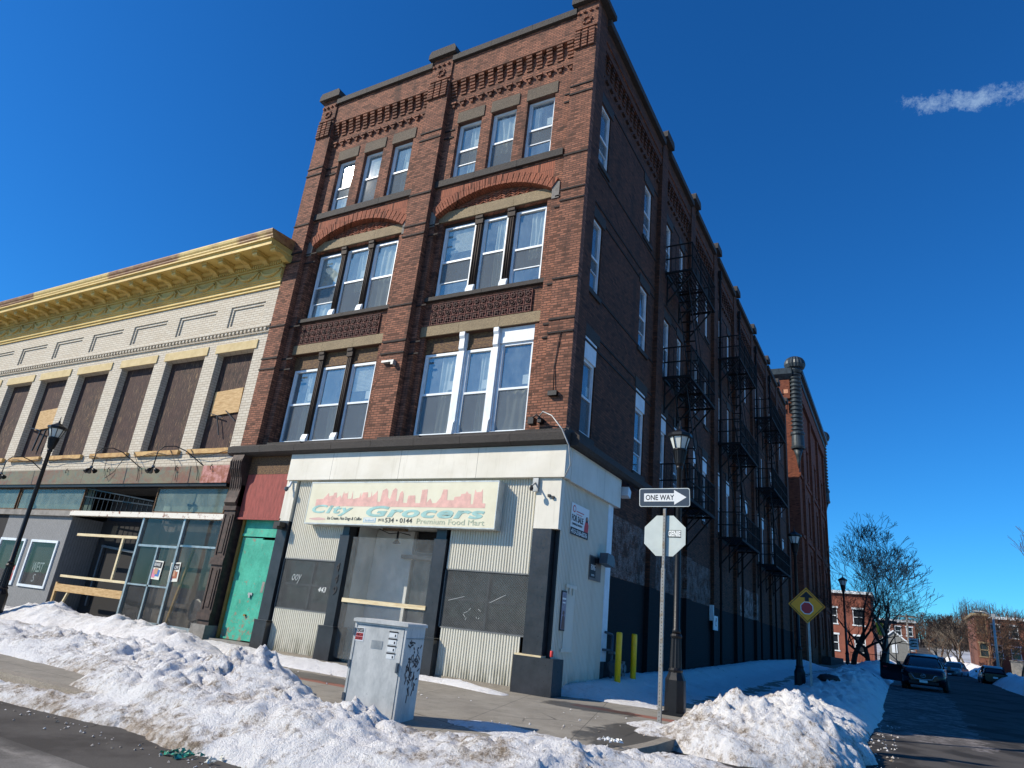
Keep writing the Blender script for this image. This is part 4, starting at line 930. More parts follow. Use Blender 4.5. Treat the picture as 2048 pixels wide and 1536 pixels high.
sky_ = [(165, 265), (240, 262), (290, 200), (300, 235), (345, 225), (350, 198), (380, 195), (385, 255), (425, 225), (440, 255), (455, 180), (462, 205), (495, 203), (500, 180), (505, 260), (545, 255), (550, 178), (562, 262), (630, 245), (638, 190), (645, 248), (660, 195), (710, 192), (718, 245), (745, 240), (750, 180), (758, 235), (800, 190), (808, 175), (822, 285), (850, 285), (860, 175), (895, 155), (915, 178), (920, 240), (945, 262), (960, 175), (985, 150), (1003, 165), (1008, 275), (1028, 280), (1035, 200), (1055, 178), (1072, 205), (1078, 292), (1115, 295), (1120, 225), (1185, 222), (1195, 295), (1240, 295), (1245, 170), (1295, 165), (1300, 290), (1330, 250), (1355, 295), (1390, 290), (1425, 240), (1440, 165), (1478, 168), (1485, 265), (1545, 265), (1548, 235), (1600, 230), (1605, 208), (1640, 205), (1650, 182), (1668, 205), (1690, 210), (1695, 300), (1715, 300), (1720, 165), (1735, 192), (1775, 188), (1785, 160), (1795, 290), (1820, 292)]
t = MB(); pts = [(su(x), sv(y)) for x, y in sky_]
for (a, b), (c, d) in zip(pts, pts[1:]):
    if c > a: t.poly([(a, sy - .003, sv(332)), (c, sy - .003, sv(332)), (c, sy - .003, d), (a, sy - .003, b)])
t.build('skyline_print', M('faded_pink_print', '#e3b3a6', .45, bump=0), face)
t = MB()
def sp(x): return sx0 + SW_ * (x - 95) / (1865 - 95)
letter(t, 'City', (sp(150), sy - .004, sz0 + .2), (1, 0, 0), (0, 0, 1), SW_ * .245, SH_ * .27, .003, offset=.03, shear=.25, space=1.15)
letter(t, 'Grocers', (sp(720), sy - .004, sz0 + .2), (1, 0, 0), (0, 0, 1), SW_ * .6, SH_ * .26, .003, offset=.035, shear=.25, space=1.1)
t.build('shop_name', M('faded_teal_print', '#9cc7c1', .45, bump=0), face)
t = MB()
letter(t, 'Ice Cream, Hot Dogs & Coffee', (sp(330), sy - .004, sz0 + .07), (1, 0, 0), (0, 0, 1), SW_ * .2, SH_ * .1, .003, shear=.2)
letter(t, '(413)', (sp(850), sy - .004, sz0 + .07), (1, 0, 0), (0, 0, 1), SW_ * .03, SH_ * .08, .003); letter(t, '534 • 0144', (sp(915), sy - .004, sz0 + .06), (1, 0, 0), (0, 0, 1), SW_ * .143, SH_ * .11, .003, offset=.012)
t.build('phone_line', M('faded_black_print', '#3a423c', .5, bump=0), face)
t = MB(); letter(t, 'Premium Food Mart', (sp(1210), sy - .004, sz0 + .05), (1, 0, 0), (0, 0, 1), SW_ * .325, SH_ * .12, .003); t.build('slogan', M('faded_sage_print', '#b4c0a6', .5, bump=0), face)
t = MB(); t.box(sp(705), sp(825), sy - .003, sy, sz0 + .05, sz0 + .17); t.box(sp(712), sp(818), sy - .006, sy - .003, sz0 + .06, sz0 + .16, 1); letter(t, 'facebook', (sp(722), sy - .007, sz0 + .075), (1, 0, 0), (0, 0, 1), SW_ * .05, SH_ * .06, .002)
t.build('blue_badge', [flat('faded_blue_print', c3('#7fb3cf')), MAT['paper']], face)
t = MB(); t.prism([(sp(135), sz0 + .1), (sp(200), sz0 + .07), (sp(310), sz0 + .09), (sp(310), sz0 + .12), (sp(240), sz0 + .15), (sp(140), sz0 + .12)], sy - .003, sy); t.build('hot_dog_print', flat('faded_mauve_print', c3('#c9a7a0')), face)

# realtor's sign on the corrugated side wall, poster by the corner
e = thing('for_sale_sign', 'white for sale sign with black phone strip on the corrugated side wall', 'sign', (.05, 1.08, 3.45))
t = MB(); t.box(.03, .045, .56, 1.62, 3.46, 4.2); b_ = t.build('board', MAT['white_print'], e)
t = MB(); t.box(.046, .049, .56, 1.62, 3.46, 3.63); letter(t, 'FOR SALE', (.047, .6, 3.78), (0, 1, 0), (0, 0, 1), .68, .15, .003, offset=.02); letter(t, 'COMMERCIAL PROPERTY', (.047, .62, 3.69), (0, 1, 0), (0, 0, 1), .62, .05, .003)
t.build('black_print', MAT['black'], b_)
t = MB(); letter(t, '413-218-6576', (.05, .6, 3.49), (0, 1, 0), (0, 0, 1), .94, .11, .003, offset=.02); t.build('phone_number', MAT['white_print'], b_)
t = MB(); t.lathe([(.085, .0), (.085, .003)], 16, (.046, .72, 4.07), axis='x'); t.lathe([(.06, .003), (.06, .005)], 12, (.046, .72, 4.07), mi=1, axis='x'); t.prism([(.0 + 1.36, 3.63), (1.6, 3.63), (1.62, 3.8), (1.56, 3.9), (1.42, 3.88), (1.37, 3.76)], .046, .05, axis='x'); t.box(.046, .049, .85, 1.3, 4.02, 4.04); t.box(.046, .049, .85, 1.2, 3.96, 3.975)
t.build('red_print', [MAT['redprint'], MAT['white_print']], b_, fix=True)
t = MB(); t.lathe([(.075, .0), (.075, .004)], 14, (.046, 1.5, 3.93), mi=0, axis='x'); t.lathe([(.045, .004), (.045, .007)], 12, (.046, 1.5, 3.95), mi=1, axis='x'); t.build('portrait_print', [MAT['black'], flat('skin_print', c3('#c99274'))], b_)
e = thing('wall_poster', 'grey framed poster at eye level beside the charcoal corner pier', 'poster', (.04, .4, 1.3))
t = MB(); t.box(.03, .05, .37, .62, 1.32, 2.17); b_ = t.build('frame', MAT['black'], e)
t = MB(); t.box(.051, .054, .385, .605, 1.35, 2.14); t.build('sheet', M('grey_poster_sheet', '#9a95a3', .5, col2='#6d6672', scale=5, bump=0), b_)
t = MB(); t.box(.055, .057, .4, .59, 1.98, 2.02); t.box(.055, .057, .42, .57, 1.9, 1.93); t.lathe([(.05, 0), (.05, .003)], 10, (.055, .5, 1.7), mi=1, axis='x'); t.prism([(.42, 1.36), (.58, 1.36), (.57, 1.6), (.52, 1.66), (.45, 1.62)], .055, .058, axis='x', mi=1); t.build('poster_print', [MAT['white_print'], flat('brown_print', c3('#6e5148'))], b_, fix=True)

# fixtures
fixture('flood_light', 'grey flood light box mounted at the outer corner of the side shop window', 'flood light', [('housing', MAT['galvdark'], lambda t: (t.prism([(2.25, 3.0), (2.75, 2.95), (2.8, 3.1), (2.7, 3.24), (2.3, 3.26)], .12, .34, axis='x'),)), ('arm', MAT['black_iron'], lambda t: (t.box(.02, .12, 2.4, 2.5, 3.0, 3.12), t.box(.02, .1, 2.15, 2.3, 2.98, 3.1)))], loc=(.1, 2.5, 3.0))
fixture('flood_light', 'white flood light lifted on the top rear corner of the cream fascia', 'flood light', [('housing', MAT['white'], lambda t: (t.prism([(3.62, 5.0), (3.85, 4.95), (3.9, 5.15), (3.7, 5.25)], .05, .3, axis='x'),)), ('arm', MAT['galvdark'], lambda t: (t.box(.0, .06, 3.6, 3.7, 5.2, 5.3),))], loc=(.1, 3.7, 5.0))
fixture('security_camera', 'small dark dome camera under the left end of the cream fascia above the teal door', 'camera', [('bracket', MAT['white'], lambda t: (t.tube([(-8.68, -.1, 4.6), (-8.68, -.14, 4.45), (-8.68, -.2, 4.4)], .035, 6),)), ('camera_body', MAT['galvdark'], lambda t: (t.lathe([(.02, 4.28), (.06, 4.33), (.06, 4.4), (.02, 4.42)], 8, (-8.68, -.24, 0)),))], loc=(-8.68, -.1, 4.4))
fixture('alarm_lamp', 'little black lamp on the charcoal pier right of the teal door', 'lamp', [('housing', MAT['black'], lambda t: (t.box(-8.82, -8.58, -.3, -.06, 3.28, 3.4), t.box(-8.78, -8.62, -.34, -.12, 3.2, 3.28)))], loc=(-8.7, -.2, 3.3))
fixture('camera_mount', 'metal camera mount with two small heads on the white corner pier', 'camera', [('bracket', MAT['galv'], lambda t: (t.box(-.68, -.54, -.14, -.07, 4.3, 4.62), t.tube([(-.61, -.14, 4.5), (-.61, -.3, 4.4)], .02, 6))), ('camera_body', MAT['black'], lambda t: (t.lathe([(.04, 4.28), (.05, 4.34), (.03, 4.4)], 8, (-.61, -.32, 0)), t.box(-.28, -.22, -.12, -.07, 4.18, 4.24), t.box(-.18, -.12, -.12, -.07, 4.14, 4.2)))], loc=(-.6, -.1, 4.3))
fixture('junction_box', 'small dark junction box with wires on the brick pier high beside the white trimmed windows', 'junction box', [('box_body', MAT['black_iron'], lambda t: (t.box(-.52, -.28, -.12, 0, 6.68, 6.8), t.tube([(-.4, -.05, 6.8), (-.45, -.02, 7.5), (-.35, -.02, 8.4)], .012, 5)))], loc=(-.4, 0, 6.7))
fixture('lamp_bracket', 'short flat lamp bracket on the middle brick pier between the window bays', 'lamp', [('bracket', MAT['galv'], lambda t: (t.box(-6.05, -5.6, -.12, 0, 8.1, 8.16), t.box(-5.66, -5.58, -.16, -.0, 8.0, 8.1)))], loc=(-5.8, 0, 8.1))
fixture('service_drop', 'knot of electric service cable looping over the stone belt at the corner', 'cable', [('insulator', MAT['black_iron'], lambda t: (t.box(-.95, -.8, -.2, 0, 5.95, 6.12), t.box(-.7, -.6, -.18, 0, 5.98, 6.1), t.tube([(-.98, -.1, 6.05), (-.7, -.25, 6.15), (-.5, -.1, 6.0)], .02, 6))),
  ('cable', MAT['galv'], lambda t: (t.tube([(-.7, -.15, 6.1), (-.5, -.3, 6.2), (-.2, -.4, 6.05), (.1, -.42, 5.7), (.3, -.4, 5.3), (.28, -.2, 4.9), (.14, -.15, 4.65)], .016, 6),))], loc=(-.7, 0, 6.0))
fixture('red_can', 'small red drinks can standing on the charcoal corner plinth', 'can', [('can_body', MAT['redprint'], lambda t: (t.lathe([(.03, .775), (.034, .785), (.034, .89), (.028, .9)], 12, (.1, -.05, 0), smooth=True),))], loc=(.1, -.05, .775))
fixture('gas_meter', 'grey gas meter and riser pipes at the rear end of the corrugated side wall', 'gas meter', [('riser_pipe', MAT['galvdark'], lambda t: (t.tube([(.2, 3.25, -.05), (.2, 3.25, 1.35)], .035, 8), t.tube([(.2, 3.25, 1.35), (.05, 3.1, 1.4)], .035, 8), t.tube([(.2, 3.25, .98), (.05, 3.0, .98)], .03, 8), t.box(.14, .3, 3.15, 3.35, .9, .96))),
  ('meter_body', MAT['galvdark'], lambda t: (t.lathe([(.12, -.1), (.2, -.06), (.2, .06), (.12, .1)], 12, (.28, 3.3, .58), axis='y'), t.box(.2, .42, 3.45, 3.65, .4, .75), t.lathe([(.06, 0), (.1, .02), (.1, .1)], 10, (.36, 3.55, .58), axis='x')))], loc=(.2, 3.3, 0))
# yellow bollards
def bollard(x, y, label):
    e = thing('bollard', label, 'bollard', (x, y, 0), 0, 'yellow bollards by the side wall'); t = MB(); t.lathe([(.075, -.1), (.075, 1.4), (.06, 1.43), (.0, 1.435)], 16, (x, y, 0), smooth=True); t.build('post', MAT['yellowpost'], e)
bollard(.47, 3.0, 'yellow pipe bollard nearer the street corner'); bollard(.5, 4.05, 'yellow pipe bollard set further back, partly behind its twin')

# traffic cabinet
e = thing('utility_cabinet', 'scuffed galvanised utility cabinet with stickers and graffiti behind the snow bank', 'cabinet', (.46, -6.03, 0), radians(15.25), world=False)
cw, cdp, ch = .75, .7, 1.22
s = N('scuffed_galvanised_cabinet'); n1 = s.noise(4, 6, .75, st=(1, 1, .45)); n2 = s.noise(12, 5, .8); c = s.mix(s.mapr(n1, .35, .65), c3('#d6d6d0'), c3('#b0b2ae')); c = s.mix(s.mapr(n2, .62, .72, 0, .5), c, c3('#7b7f7f')); cabm = s.pbr(c, .5, .0, s.bump(n2, .1, .01))
t = MB(); t.box(-cw / 2, cw / 2, -cdp / 2, cdp / 2, 0, ch - .05); bd = t.build('cabinet_body', cabm, e)
t = MB(); t.prism([(-cw / 2 - .02, ch - .05), (cw / 2 + .02, ch - .05), (cw / 2 + .02, ch - .012), (cw / 2 - .02, ch), (-cw / 2 + .02, ch), (-cw / 2 - .02, ch - .012)], -cdp / 2 - .03, cdp / 2 + .02); t.build('lid', cabm, e)
t = MB(); y = -cdp / 2 - .003; t.box(-.35, -.22, y, y + .002, .93, 1.1, 0); t.box(-.335, -.235, y - .002, y, 1.04, 1.09, 1); t.box(-.335, -.235, y - .002, y, .99, 1.03, 2); t.box(-.34, -.235, y - .002, y, .945, .985, 2)
letter(t, 'SCAT', (-.33, y - .003, 1.045), (1, 0, 0), (0, 0, 1), .09, .035, .001, mi=0); letter(t, 'MECH', (-.33, y - .003, .995), (1, 0, 0), (0, 0, 1), .09, .03, .001, mi=1); letter(t, 'SOIO', (-.335, y - .003, .95), (1, 0, 0), (0, 0, 1), .095, .03, .001, mi=1)
t.build('sticker', [MAT['white_print'], MAT['black'], MAT['redprint']], bd)
t = MB()
for k in range(4): z = 1.09 - k * .088; t.box(.14, .25, y, y + .002, z - .07, z - .012, 0); t.box(.135, .26, y - .002, y, z - .01, z + .006, 1); t.box(.22, .235, y - .002, y, z - .06, z - .03, 1)
t.build('barcode_sticker', [MAT['white_print'], MAT['black']], bd)
t = MB(); x = cw / 2 + .004; rr = random.Random(12)
for k in range(70):
    a, b = -.18 + rr.random() * .42, .3 + rr.random() * .7
    b2 = b - .25 * a; q = rr.random() * 6.28; L = rr.uniform(.03, .1)
    t.beam((x, a, b2), (x, a + L * cos(q), b2 + L * sin(q)), .02, .002, up=(1, 0, 0))
t.build('graffiti', flat('black_spray_paint', (.02, .022, .03, 1), .5), bd)
t = MB(); t.box(cw / 2, cw / 2 + .008, -cdp / 2 + .02, cdp / 2 - .02, 1.02, 1.026); t.box(-cw / 2 + .03, cw / 2 - .03, -cdp / 2 - .004, -cdp / 2, 1.135, 1.14); t.box(-cw / 2 + .03, -cw / 2 + .036, -cdp / 2 - .004, -cdp / 2, .03, 1.135); t.box(cw / 2 - .036, cw / 2 - .03, -cdp / 2 - .004, -cdp / 2, .03, 1.135); t.build('panel_seam', MAT['galvdark'], bd)
t = MB(); t.box(-.1, .06, -cdp / 2 - .004, -cdp / 2, .86, .96); t.build('faded_label', MAT['galv'], bd)
t = MB()
for z_ in (.2, .6, 1.0): t.box(-cw / 2 - .012, -cw / 2 + .02, -cdp / 2 - .012, -cdp / 2 + .02, z_, z_ + .09)
t.box(cw / 2 - .07, cw / 2 - .045, -cdp / 2 - .03, -cdp / 2, .6, .72); t.build('hinge_and_latch', MAT['galvdark'], bd)

# one way + stop sign on a perforated post
px, py = 3.0, -1.84
e = thing('one_way_sign', 'one way arrow plate above the back of a stop sign on a slim perforated post', 'street sign', (px, py, 0))
t = MB(); t.box(px - .022, px + .022, py - .022, py + .022, 1.9, 3.62); t.box(px - .03, px + .03, py - .03, py + .03, -.05, 2.55, 0)
for k in range(60): z = .1 + k * .057; w_ = .031 if z < 2.55 else .023; t.box(px - .006, px + .006, py - w_ - .001, py + w_ + .001, z, z + .014, 1)
t.build('post', [M('rusty_galvanised_post', '#8a8b88', .55, .4, col2='#7b6a50', scale=9, lo=.5, hi=.7), MAT['black']], e)
th = radians(6); Mo = Matrix.Translation((px, py - .05, 3.81)) @ Matrix.Rotation(th, 4, 'Z') @ Matrix.Rotation(radians(1.8), 4, 'Y').inverted()
def rrect(w_, h_, r, n=5):
    P = []
    for cx_, cz_, a0 in ((w_ - r, -h_ + r, -90), (w_ - r, h_ - r, 0), (-w_ + r, h_ - r, 90), (-w_ + r, -h_ + r, 180)):
        for k in range(n + 1): q = radians(a0 + 90 * k / n); P.append((cx_ + r * cos(q), cz_ + r * sin(q)))
    return P
def oriented(t, Mx): t.v = [tuple(Mx @ Vector(p)) for p in t.v]
t = MB(); t.prism(rrect(.46, .17, .04), 0, .006); oriented(t, Mo); pl = t.build('one_way_plate', M('sign_white', '#dfe6e2', .4, bump=0), e)
t = MB(); t.prism(rrect(.447, .157, .03), -.003, 0); oriented(t, Mo); t.build('black_field', flat('sign_black', (.045, .06, .08, 1), .4), pl)
t = MB(); t.prism([(-.37, -.075), (.18, -.075), (.18, -.135), (.4, 0), (.18, .135), (.18, .075), (-.37, .075)], -.006, -.003); oriented(t, Mo); t.build('arrow', MAT['white_print'], pl)
t = MB(); vs, fs = text_geo('ONE WAY', offset=.015); t.add([(-.34 + v[0] * .52, -.0065 - (.001 if v[2] > 0 else 0), -.05 + v[1] * .1) for v in vs], fs, 0, Mo); t.build('lettering', MAT['black'], pl)
Mo2 = Matrix.Translation((px + .0, py + .035, 3.13)) @ Matrix.Rotation(radians(-3), 4, 'Z')
R8 = .385 / cos(pi / 8); t = MB(); t.prism([(R8 * cos(pi / 8 + k * pi / 4), R8 * .94 * sin(pi / 8 + k * pi / 4)) for k in range(8)], 0, .004); oriented(t, Mo2); pl = t.build('stop_sign_back', M('sign_back_metal', '#b9c2be', .5, .15, col2='#a9b2af', scale=2, bump=0), e)
t = MB(); t.prism([(R8 * .99 * cos(pi / 8 + k * pi / 4), R8 * .93 * sin(pi / 8 + k * pi / 4)) for k in range(8)], .0045, .006); oriented(t, Mo2); t.build('red_face', MAT['redprint'], pl)
t = MB(); t.box(.055, .3, -.004, -.001, -.03, .105, 0); vs, fs = text_geo('GENIE', offset=.03); t.add([(.065 + v[0] * .23, -.006 - (.001 if v[2] > 0 else 0), -.01 + v[1] * .1) for v in vs], fs, 1); t.box(.06, .3, -.006, -.004, -.028, -.02, 2); oriented(t, Mo2); t.build('sticker', [M('sticker_grey', '#8c938f', .6, bump=0), MAT['white_print'], MAT['black']], pl)

# lamp posts
lglass = N('frosted_lamp_glass'); lg = lglass.pbr(c3('#c9cfca'), .35)
def lamp_post(x, y, z, label, group='ornate black street lamps'):
    e = thing('street_lamp', label, 'street lamp', (x, y, z), 0, group, world=False); q = pi / 8
    t = MB(); t.box(-.23, .23, -.23, .23, 0, .14); t.lathe([(.21, .14), (.2, .72), (.16, .8), (.14, .86)], 8, rot=q); t.lathe([(.14, .86), (.15, .9), (.12, .94)], 12); t.build('base', MAT['black_iron'], e)
    t = MB(); prof = [(.115, .94), (.1, 1.5)]; n = 24; base = []
    for k in range(24): a = 2 * pi * k / 24; r0, r1 = (.12, .098) if k % 2 else (.104, .084); base.append((r0 * cos(a), r0 * sin(a), r1 * cos(a), r1 * sin(a)))
    for k in range(24): a, b = base[k], base[(k + 1) % 24]; t.poly([(a[0], a[1], .94), (b[0], b[1], .94), (b[2], b[3], 1.5), (a[2], a[3], 1.5)])
    t.lathe([(.11, 1.5), (.12, 1.54), (.1, 1.58)], 14); t.lathe([(.085, 1.58), (.085, 1.66), (.07, 1.68), (.056, 4.98), (.075, 5.0), (.075, 5.05), (.06, 5.08)], 14, smooth=True); t.build('shaft', MAT['black_iron'], e)
    t = MB(); prev = None
    t.lathe([(.07, 5.06), (.1, 5.12), (.14, 5.4), (.16, 5.42), (.16, 5.45)], 16)
    for k in range(16): a = 2 * pi * k / 16; t.beam((.095 * cos(a), .095 * sin(a), 5.13), (.145 * cos(a), .145 * sin(a), 5.4), .018)
    for k in range(8): a = 2 * pi * k / 8 + q; t.beam((.15 * cos(a), .15 * sin(a), 5.45), (.235 * cos(a), .235 * sin(a), 5.72), .018)
    t.lathe([(.25, 5.71), (.27, 5.73), (.27, 5.79), (.2, 5.82), (.08, 5.9), (.03, 5.93), (.03, 5.98), (.014, 6.0), (.01, 6.12)], 8, rot=q); t.build('lantern_frame', MAT['black_iron'], e)
    t = MB(); t.lathe([(.14, 5.452), (.22, 5.708)], 8, rot=q); t.build('lantern_glass', lg, e)
    return e
L1 = lamp_post(2.61, .46, -.08, 'tall black lamp post at the corner right behind the one way sign')
dup(L1, None, (-16.2, -3.15, -.08), 0, 'leaning looking black lamp post in front of the cream brick shop building')
dup(L1, None, (3.15, 15.2, .05), 0, 'second black lamp post along the dark side wall, next to the yellow diamond sign')
dup(L1, None, (3.65, 33.2, .2), .2, 'farthest black lamp post, standing before the bare tree')

# stop ahead sign
px, py = 4.1, 9.9
e = thing('stop_ahead_sign', 'yellow diamond sign showing an arrow over a red octagon beside the snow bank', 'street sign', (px, py, .1))
t = MB(); t.box(px - .03, px + .03, py - .03, py + .03, .0, 3.3); t.build('post', MAT['galv'], e)
Mo = Matrix.Translation((px - .03, py - .05, 2.84)) @ Matrix.Rotation(radians(15), 4, 'Z'); D_ = .54
t = MB(); t.prism([(0, -D_), (D_, 0), (0, D_), (-D_, 0)], 0, .005); oriented(t, Mo); pl = t.build('diamond_plate', flat('sign_yellow', c3('#ffa60a'), .4), e)
t = MB(); 
for k in range(4):
    a = Vector((D_ - .05, 0)) if 0 else None
    P = [(0, -D_ + .05), (D_ - .05, 0), (0, D_ - .05), (-D_ + .05, 0)]; a, b = P[k], P[(k + 1) % 4]; t.beam((a[0], -.003, a[1]), (b[0], -.003, b[1]), .018, .004, up=(0, 1, 0))
t.prism([(-.05, .12), (.07, .12), (.07, .23), (.2, .23), (.0, .42), (-.2, .23), (-.05, .23)], -.004, -.001); oriented(t, Mo); t.build('black_marks', MAT['black'], pl)
t = MB(); t.prism([(.2 * cos(pi / 8 + k * pi / 4), -.08 + .2 * sin(pi / 8 + k * pi / 4)) for k in range(8)], -.004, -.001); t.prism([(.175 * cos(pi / 8 + k * pi / 4), -.08 + .175 * sin(pi / 8 + k * pi / 4)) for k in range(8)], -.006, -.004, mi=1); oriented(t, Mo); t.build('octagon_mark', [MAT['white_print'], flat('sign_red', c3('#b81e2c'), .4)], pl)
# small white notice on the side wall
e = thing('wall_notice', 'small white pictogram notice on the painted black part of the side wall', 'sign', (.02, 14.9, 2.0)); t = MB(); t.box(-.14, .02, 15.0, 15.1, 2.3, 2.9); t.box(.0, .03, 15.0, 15.75, 1.95, 2.5); b_ = t.build('plate', MAT['white_print'], e); t = MB(); t.lathe([(.12, 0), (.12, .003)], 12, (.031, 15.4, 2.22), axis='x'); t.lathe([(.08, .003), (.08, .005)], 12, (.031, 15.4, 2.22), mi=1, axis='x'); t.box(.031, .035, 15.38, 15.5, 2.28, 2.42); t.build('pictogram', [MAT['galvdark'], MAT['white_print']], b_)

# fire escapes
def fire_escape(y0, y1, label):
    e = thing('fire_escape', label, 'fire escape', (.5, y0, 5.7), 0, 'black iron fire escapes on the side wall'); wd = .98
    lv = [5.75, 9.95, 14.1]
    for z in lv:
        t = MB()
        for k in range(9): xx = .06 + k * (wd - .1) / 8; t.box(xx, xx + .03, y0, y1, z, z + .03)
        for yy in (y0, (y0 + y1) / 2, y1): t.box(.0, wd, yy - .03, yy + .03, z - .08, z - .002)
        t.box(wd - .04, wd + .02, y0, y1, z - .1, z - .001)
        n = int((y1 - y0) / .12)
        for k in range(n): yy = y0 + .06 + k * .12; t.box(.06, wd - .05, yy, yy + .02, z + .031, z + .05)
        t.build('platform', MAT['fe_iron'], e)
        t = MB()
        for h_ in (.55, 1.1): t.box(wd - .02, wd + .02, y0, y1, z + h_ - .02, z + h_ + .02); t.box(0, wd, y0 - .02, y0 + .02, z + h_ - .02, z + h_ + .02); t.box(0, wd, y1 - .02, y1 + .02, z + h_ - .02, z + h_ + .02)
        m = int((y1 - y0) / .16)
        for k in range(m + 1): yy = y0 + k * (y1 - y0) / m; w_ = .02 if k % 8 == 0 else .009; t.box(wd - w_, wd + w_, yy - w_, yy + w_, z, z + 1.1)
        for k in range(6): xx = wd * k / 6 + .05; t.box(xx - .008, xx + .008, y0 - .008, y0 + .008, z, z + 1.1)
        t.build('railing', MAT['fe_iron'], e)
        t = MB()
        for yy in (y0 + .2, (y0 + y1) / 2, y1 - .2): t.beam((wd - .08, yy, z - .1), (.02, yy, z - 1.15), .05, .05); t.beam((.5, yy, z - .08), (.02, yy, z - .6), .035); t.box(.0, .05, yy - .03, yy + .03, z - 1.25, z - .08)
        t.build('brace', MAT['fe_iron'], e)
    for za, zb in zip(lv, lv[1:]):
        t = MB(); ya, yb = y0 + .5, y1 - .5
        for xx in (.25, .68): t.beam((xx, yb, za + .05), (xx, ya, zb), .02, .1)
        t.beam((.68, yb, za + .95), (.68, ya, zb + .9), .02, .02)
        n = 13
        for k in range(n): q = (k + .5) / n; yy = yb + (ya - yb) * q; zz = za + (zb - za) * q; t.box(.25, .68, yy - .05, yy + .05, zz, zz + .015)
        t.build('stair', MAT['fe_iron'], e)
fire_escape(7.45, 11.0, 'nearest black iron fire escape, closest to the street corner')
fire_escape(15.95, 20.2, 'middle black iron fire escape on the long side wall')
fire_escape(25.2, 30.6, 'farthest black iron fire escape, next to the turreted building')
# ================================================================== ground
def structure(o): o['kind'] = 'structure'; return o
def gmat(name, a, b, c, wet=None):
    s = N(name); n1 = s.noise(1.1, 6, .7); n2 = s.noise(60, 3, .7); col = s.mix(s.mapr(n1, .35, .68), a, b); col = s.mix(s.mapr(n2, .35, .7, 0, .5), col, c)
    r = .85
    if wet: m = s.mapr(s.noise(.55, 5, .6), .5, .58); col = s.mix(s.math('MULTIPLY', m, .75), col, wet); r = s.mapr(m, 0, 1, .85, .35)
    return s, col, r, s.bump(n2, .4, .01)
s, col, r, nb = gmat('worn_grey_asphalt', c3('#6f6c67'), c3('#5b5853'), c3('#8a867f'), c3('#45423e'))
x, y, z = s.xyz(); ROADX = 1
# trodden slush and ice over the parking lane of the side street
MAIN = (s, col, nb)
s, col, r, nb = gmat('dark_side_street_asphalt', c3('#4f4c49'), c3('#393735'), c3('#67635e'), c3('#2d2b29'))
x, y, z = s.xyz()
m = s.math('MULTIPLY', s.math('GREATER_THAN', s.math('ADD', y, s.math('MULTIPLY', s.noise(.9, 6, .75), 9)), 9.), s.math('LESS_THAN', s.math('ADD', x, s.math('MULTIPLY', s.noise(1.2, 5, .7), 1.6)), 8.9)); m = s.math('MULTIPLY', m, s.math('LESS_THAN', y, 40))
col = s.mix(s.math('MULTIPLY', m, s.mapr(s.noise(2.2, 8, .85), .46, .58, .05, .8)), col, c3('#938d8b'))
MAT['asphalt_dark'] = s.pbr(col, .95, 0, nb, .15)
s, col, nb = MAIN; x, y, z = s.xyz()
e_ = s.math('ADD', y, s.math('MULTIPLY', s.noise(2.5, 5, .7), .3)); salt = s.math('SUBTRACT', 1, s.math('MULTIPLY', s.math('ABSOLUTE', s.math('ADD', e_, 9.95)), 7), clamp=True); col = s.mix(s.math('MULTIPLY', salt, s.mapr(s.noise(6, 5, .8), .4, .6, .1, .6)), col, c3('#9b968e')); ck = s.math('LESS_THAN', s.vor(.35, 'DISTANCE_TO_EDGE', vec=s.mix(.12, s.o, s.vec(s.noise(2), s.noise(3), 0))), .003); col = s.mix(s.math('MULTIPLY', ck, s.mapr(s.noise(1.7, 3, .6), .58, .62)), col, c3('#3a3733')); col = s.mix(s.mapr(s.noise(140, 2, .7), .62, .7, 0, .5), col, c3('#a39e95'))
edge = s.math('MULTIPLY', s.math('GREATER_THAN', y, -9.9), s.math('LESS_THAN', y, -8.7)); col = s.mix(s.math('MULTIPLY', edge, .6), col, c3('#3b3733'))
MAT['asphalt'] = s.pbr(col, .95, 0, nb, .15)
s, col, r, nb = gmat('concrete_sidewalk', c3('#8f897c'), c3('#6c665a'), c3('#a59f92'))
x, y, z = s.xyz()
def line(v, p, o=0, w_=.012): q = s.math('FRACT', s.math('DIVIDE', s.math('ADD', v, o), p)); return s.math('LESS_THAN', q, w_ / p)
u = s.math('ADD', s.math('MULTIPLY', x, .96), s.math('MULTIPLY', y, .28)); v = s.math('SUBTRACT', s.math('MULTIPLY', y, .96), s.math('MULTIPLY', x, .28))
j = s.math('MAXIMUM', line(u, 1.55, .3), line(y, 2.2, 1.2)); col = s.mix(s.math('MULTIPLY', j, .8), col, c3('#3d3a35'))
ck = s.math('LESS_THAN', s.vor(.5, 'DISTANCE_TO_EDGE'), .007); col = s.mix(s.math('MULTIPLY', ck, s.mapr(s.noise(.8, 2, .5), .5, .6)), col, c3('#4a463f')); col = s.mix(s.mapr(s.noise(3.2, 7, .8), .5, .66, 0, .5), col, c3('#655f55')); col = s.mix(s.mapr(s.noise(150, 2, .7), .6, .7, 0, .5), col, c3('#b5afa2')); col = s.mix(s.math('LESS_THAN', s.vor(3.1), .045), col, c3('#3a3732'))
bs = s.math('MULTIPLY', s.math('GREATER_THAN', y, -3.95), s.math('LESS_THAN', y, -3.6)); bs = s.math('MULTIPLY', bs, s.math('LESS_THAN', x, -1.5)); bs2 = s.math('MULTIPLY', s.math('GREATER_THAN', s.math('ADD', y, s.math('MULTIPLY', x, .02)), -.75), s.math('MULTIPLY', s.math('LESS_THAN', y, -.4), s.math('GREATER_THAN', x, .9)))
col = s.mix(s.math('MAXIMUM', bs, bs2), col, c3('#8a5a48'))
ss = s.noise(.75, 4, .55, dist=.4); wm = s.mapr(ss, .52, .57)
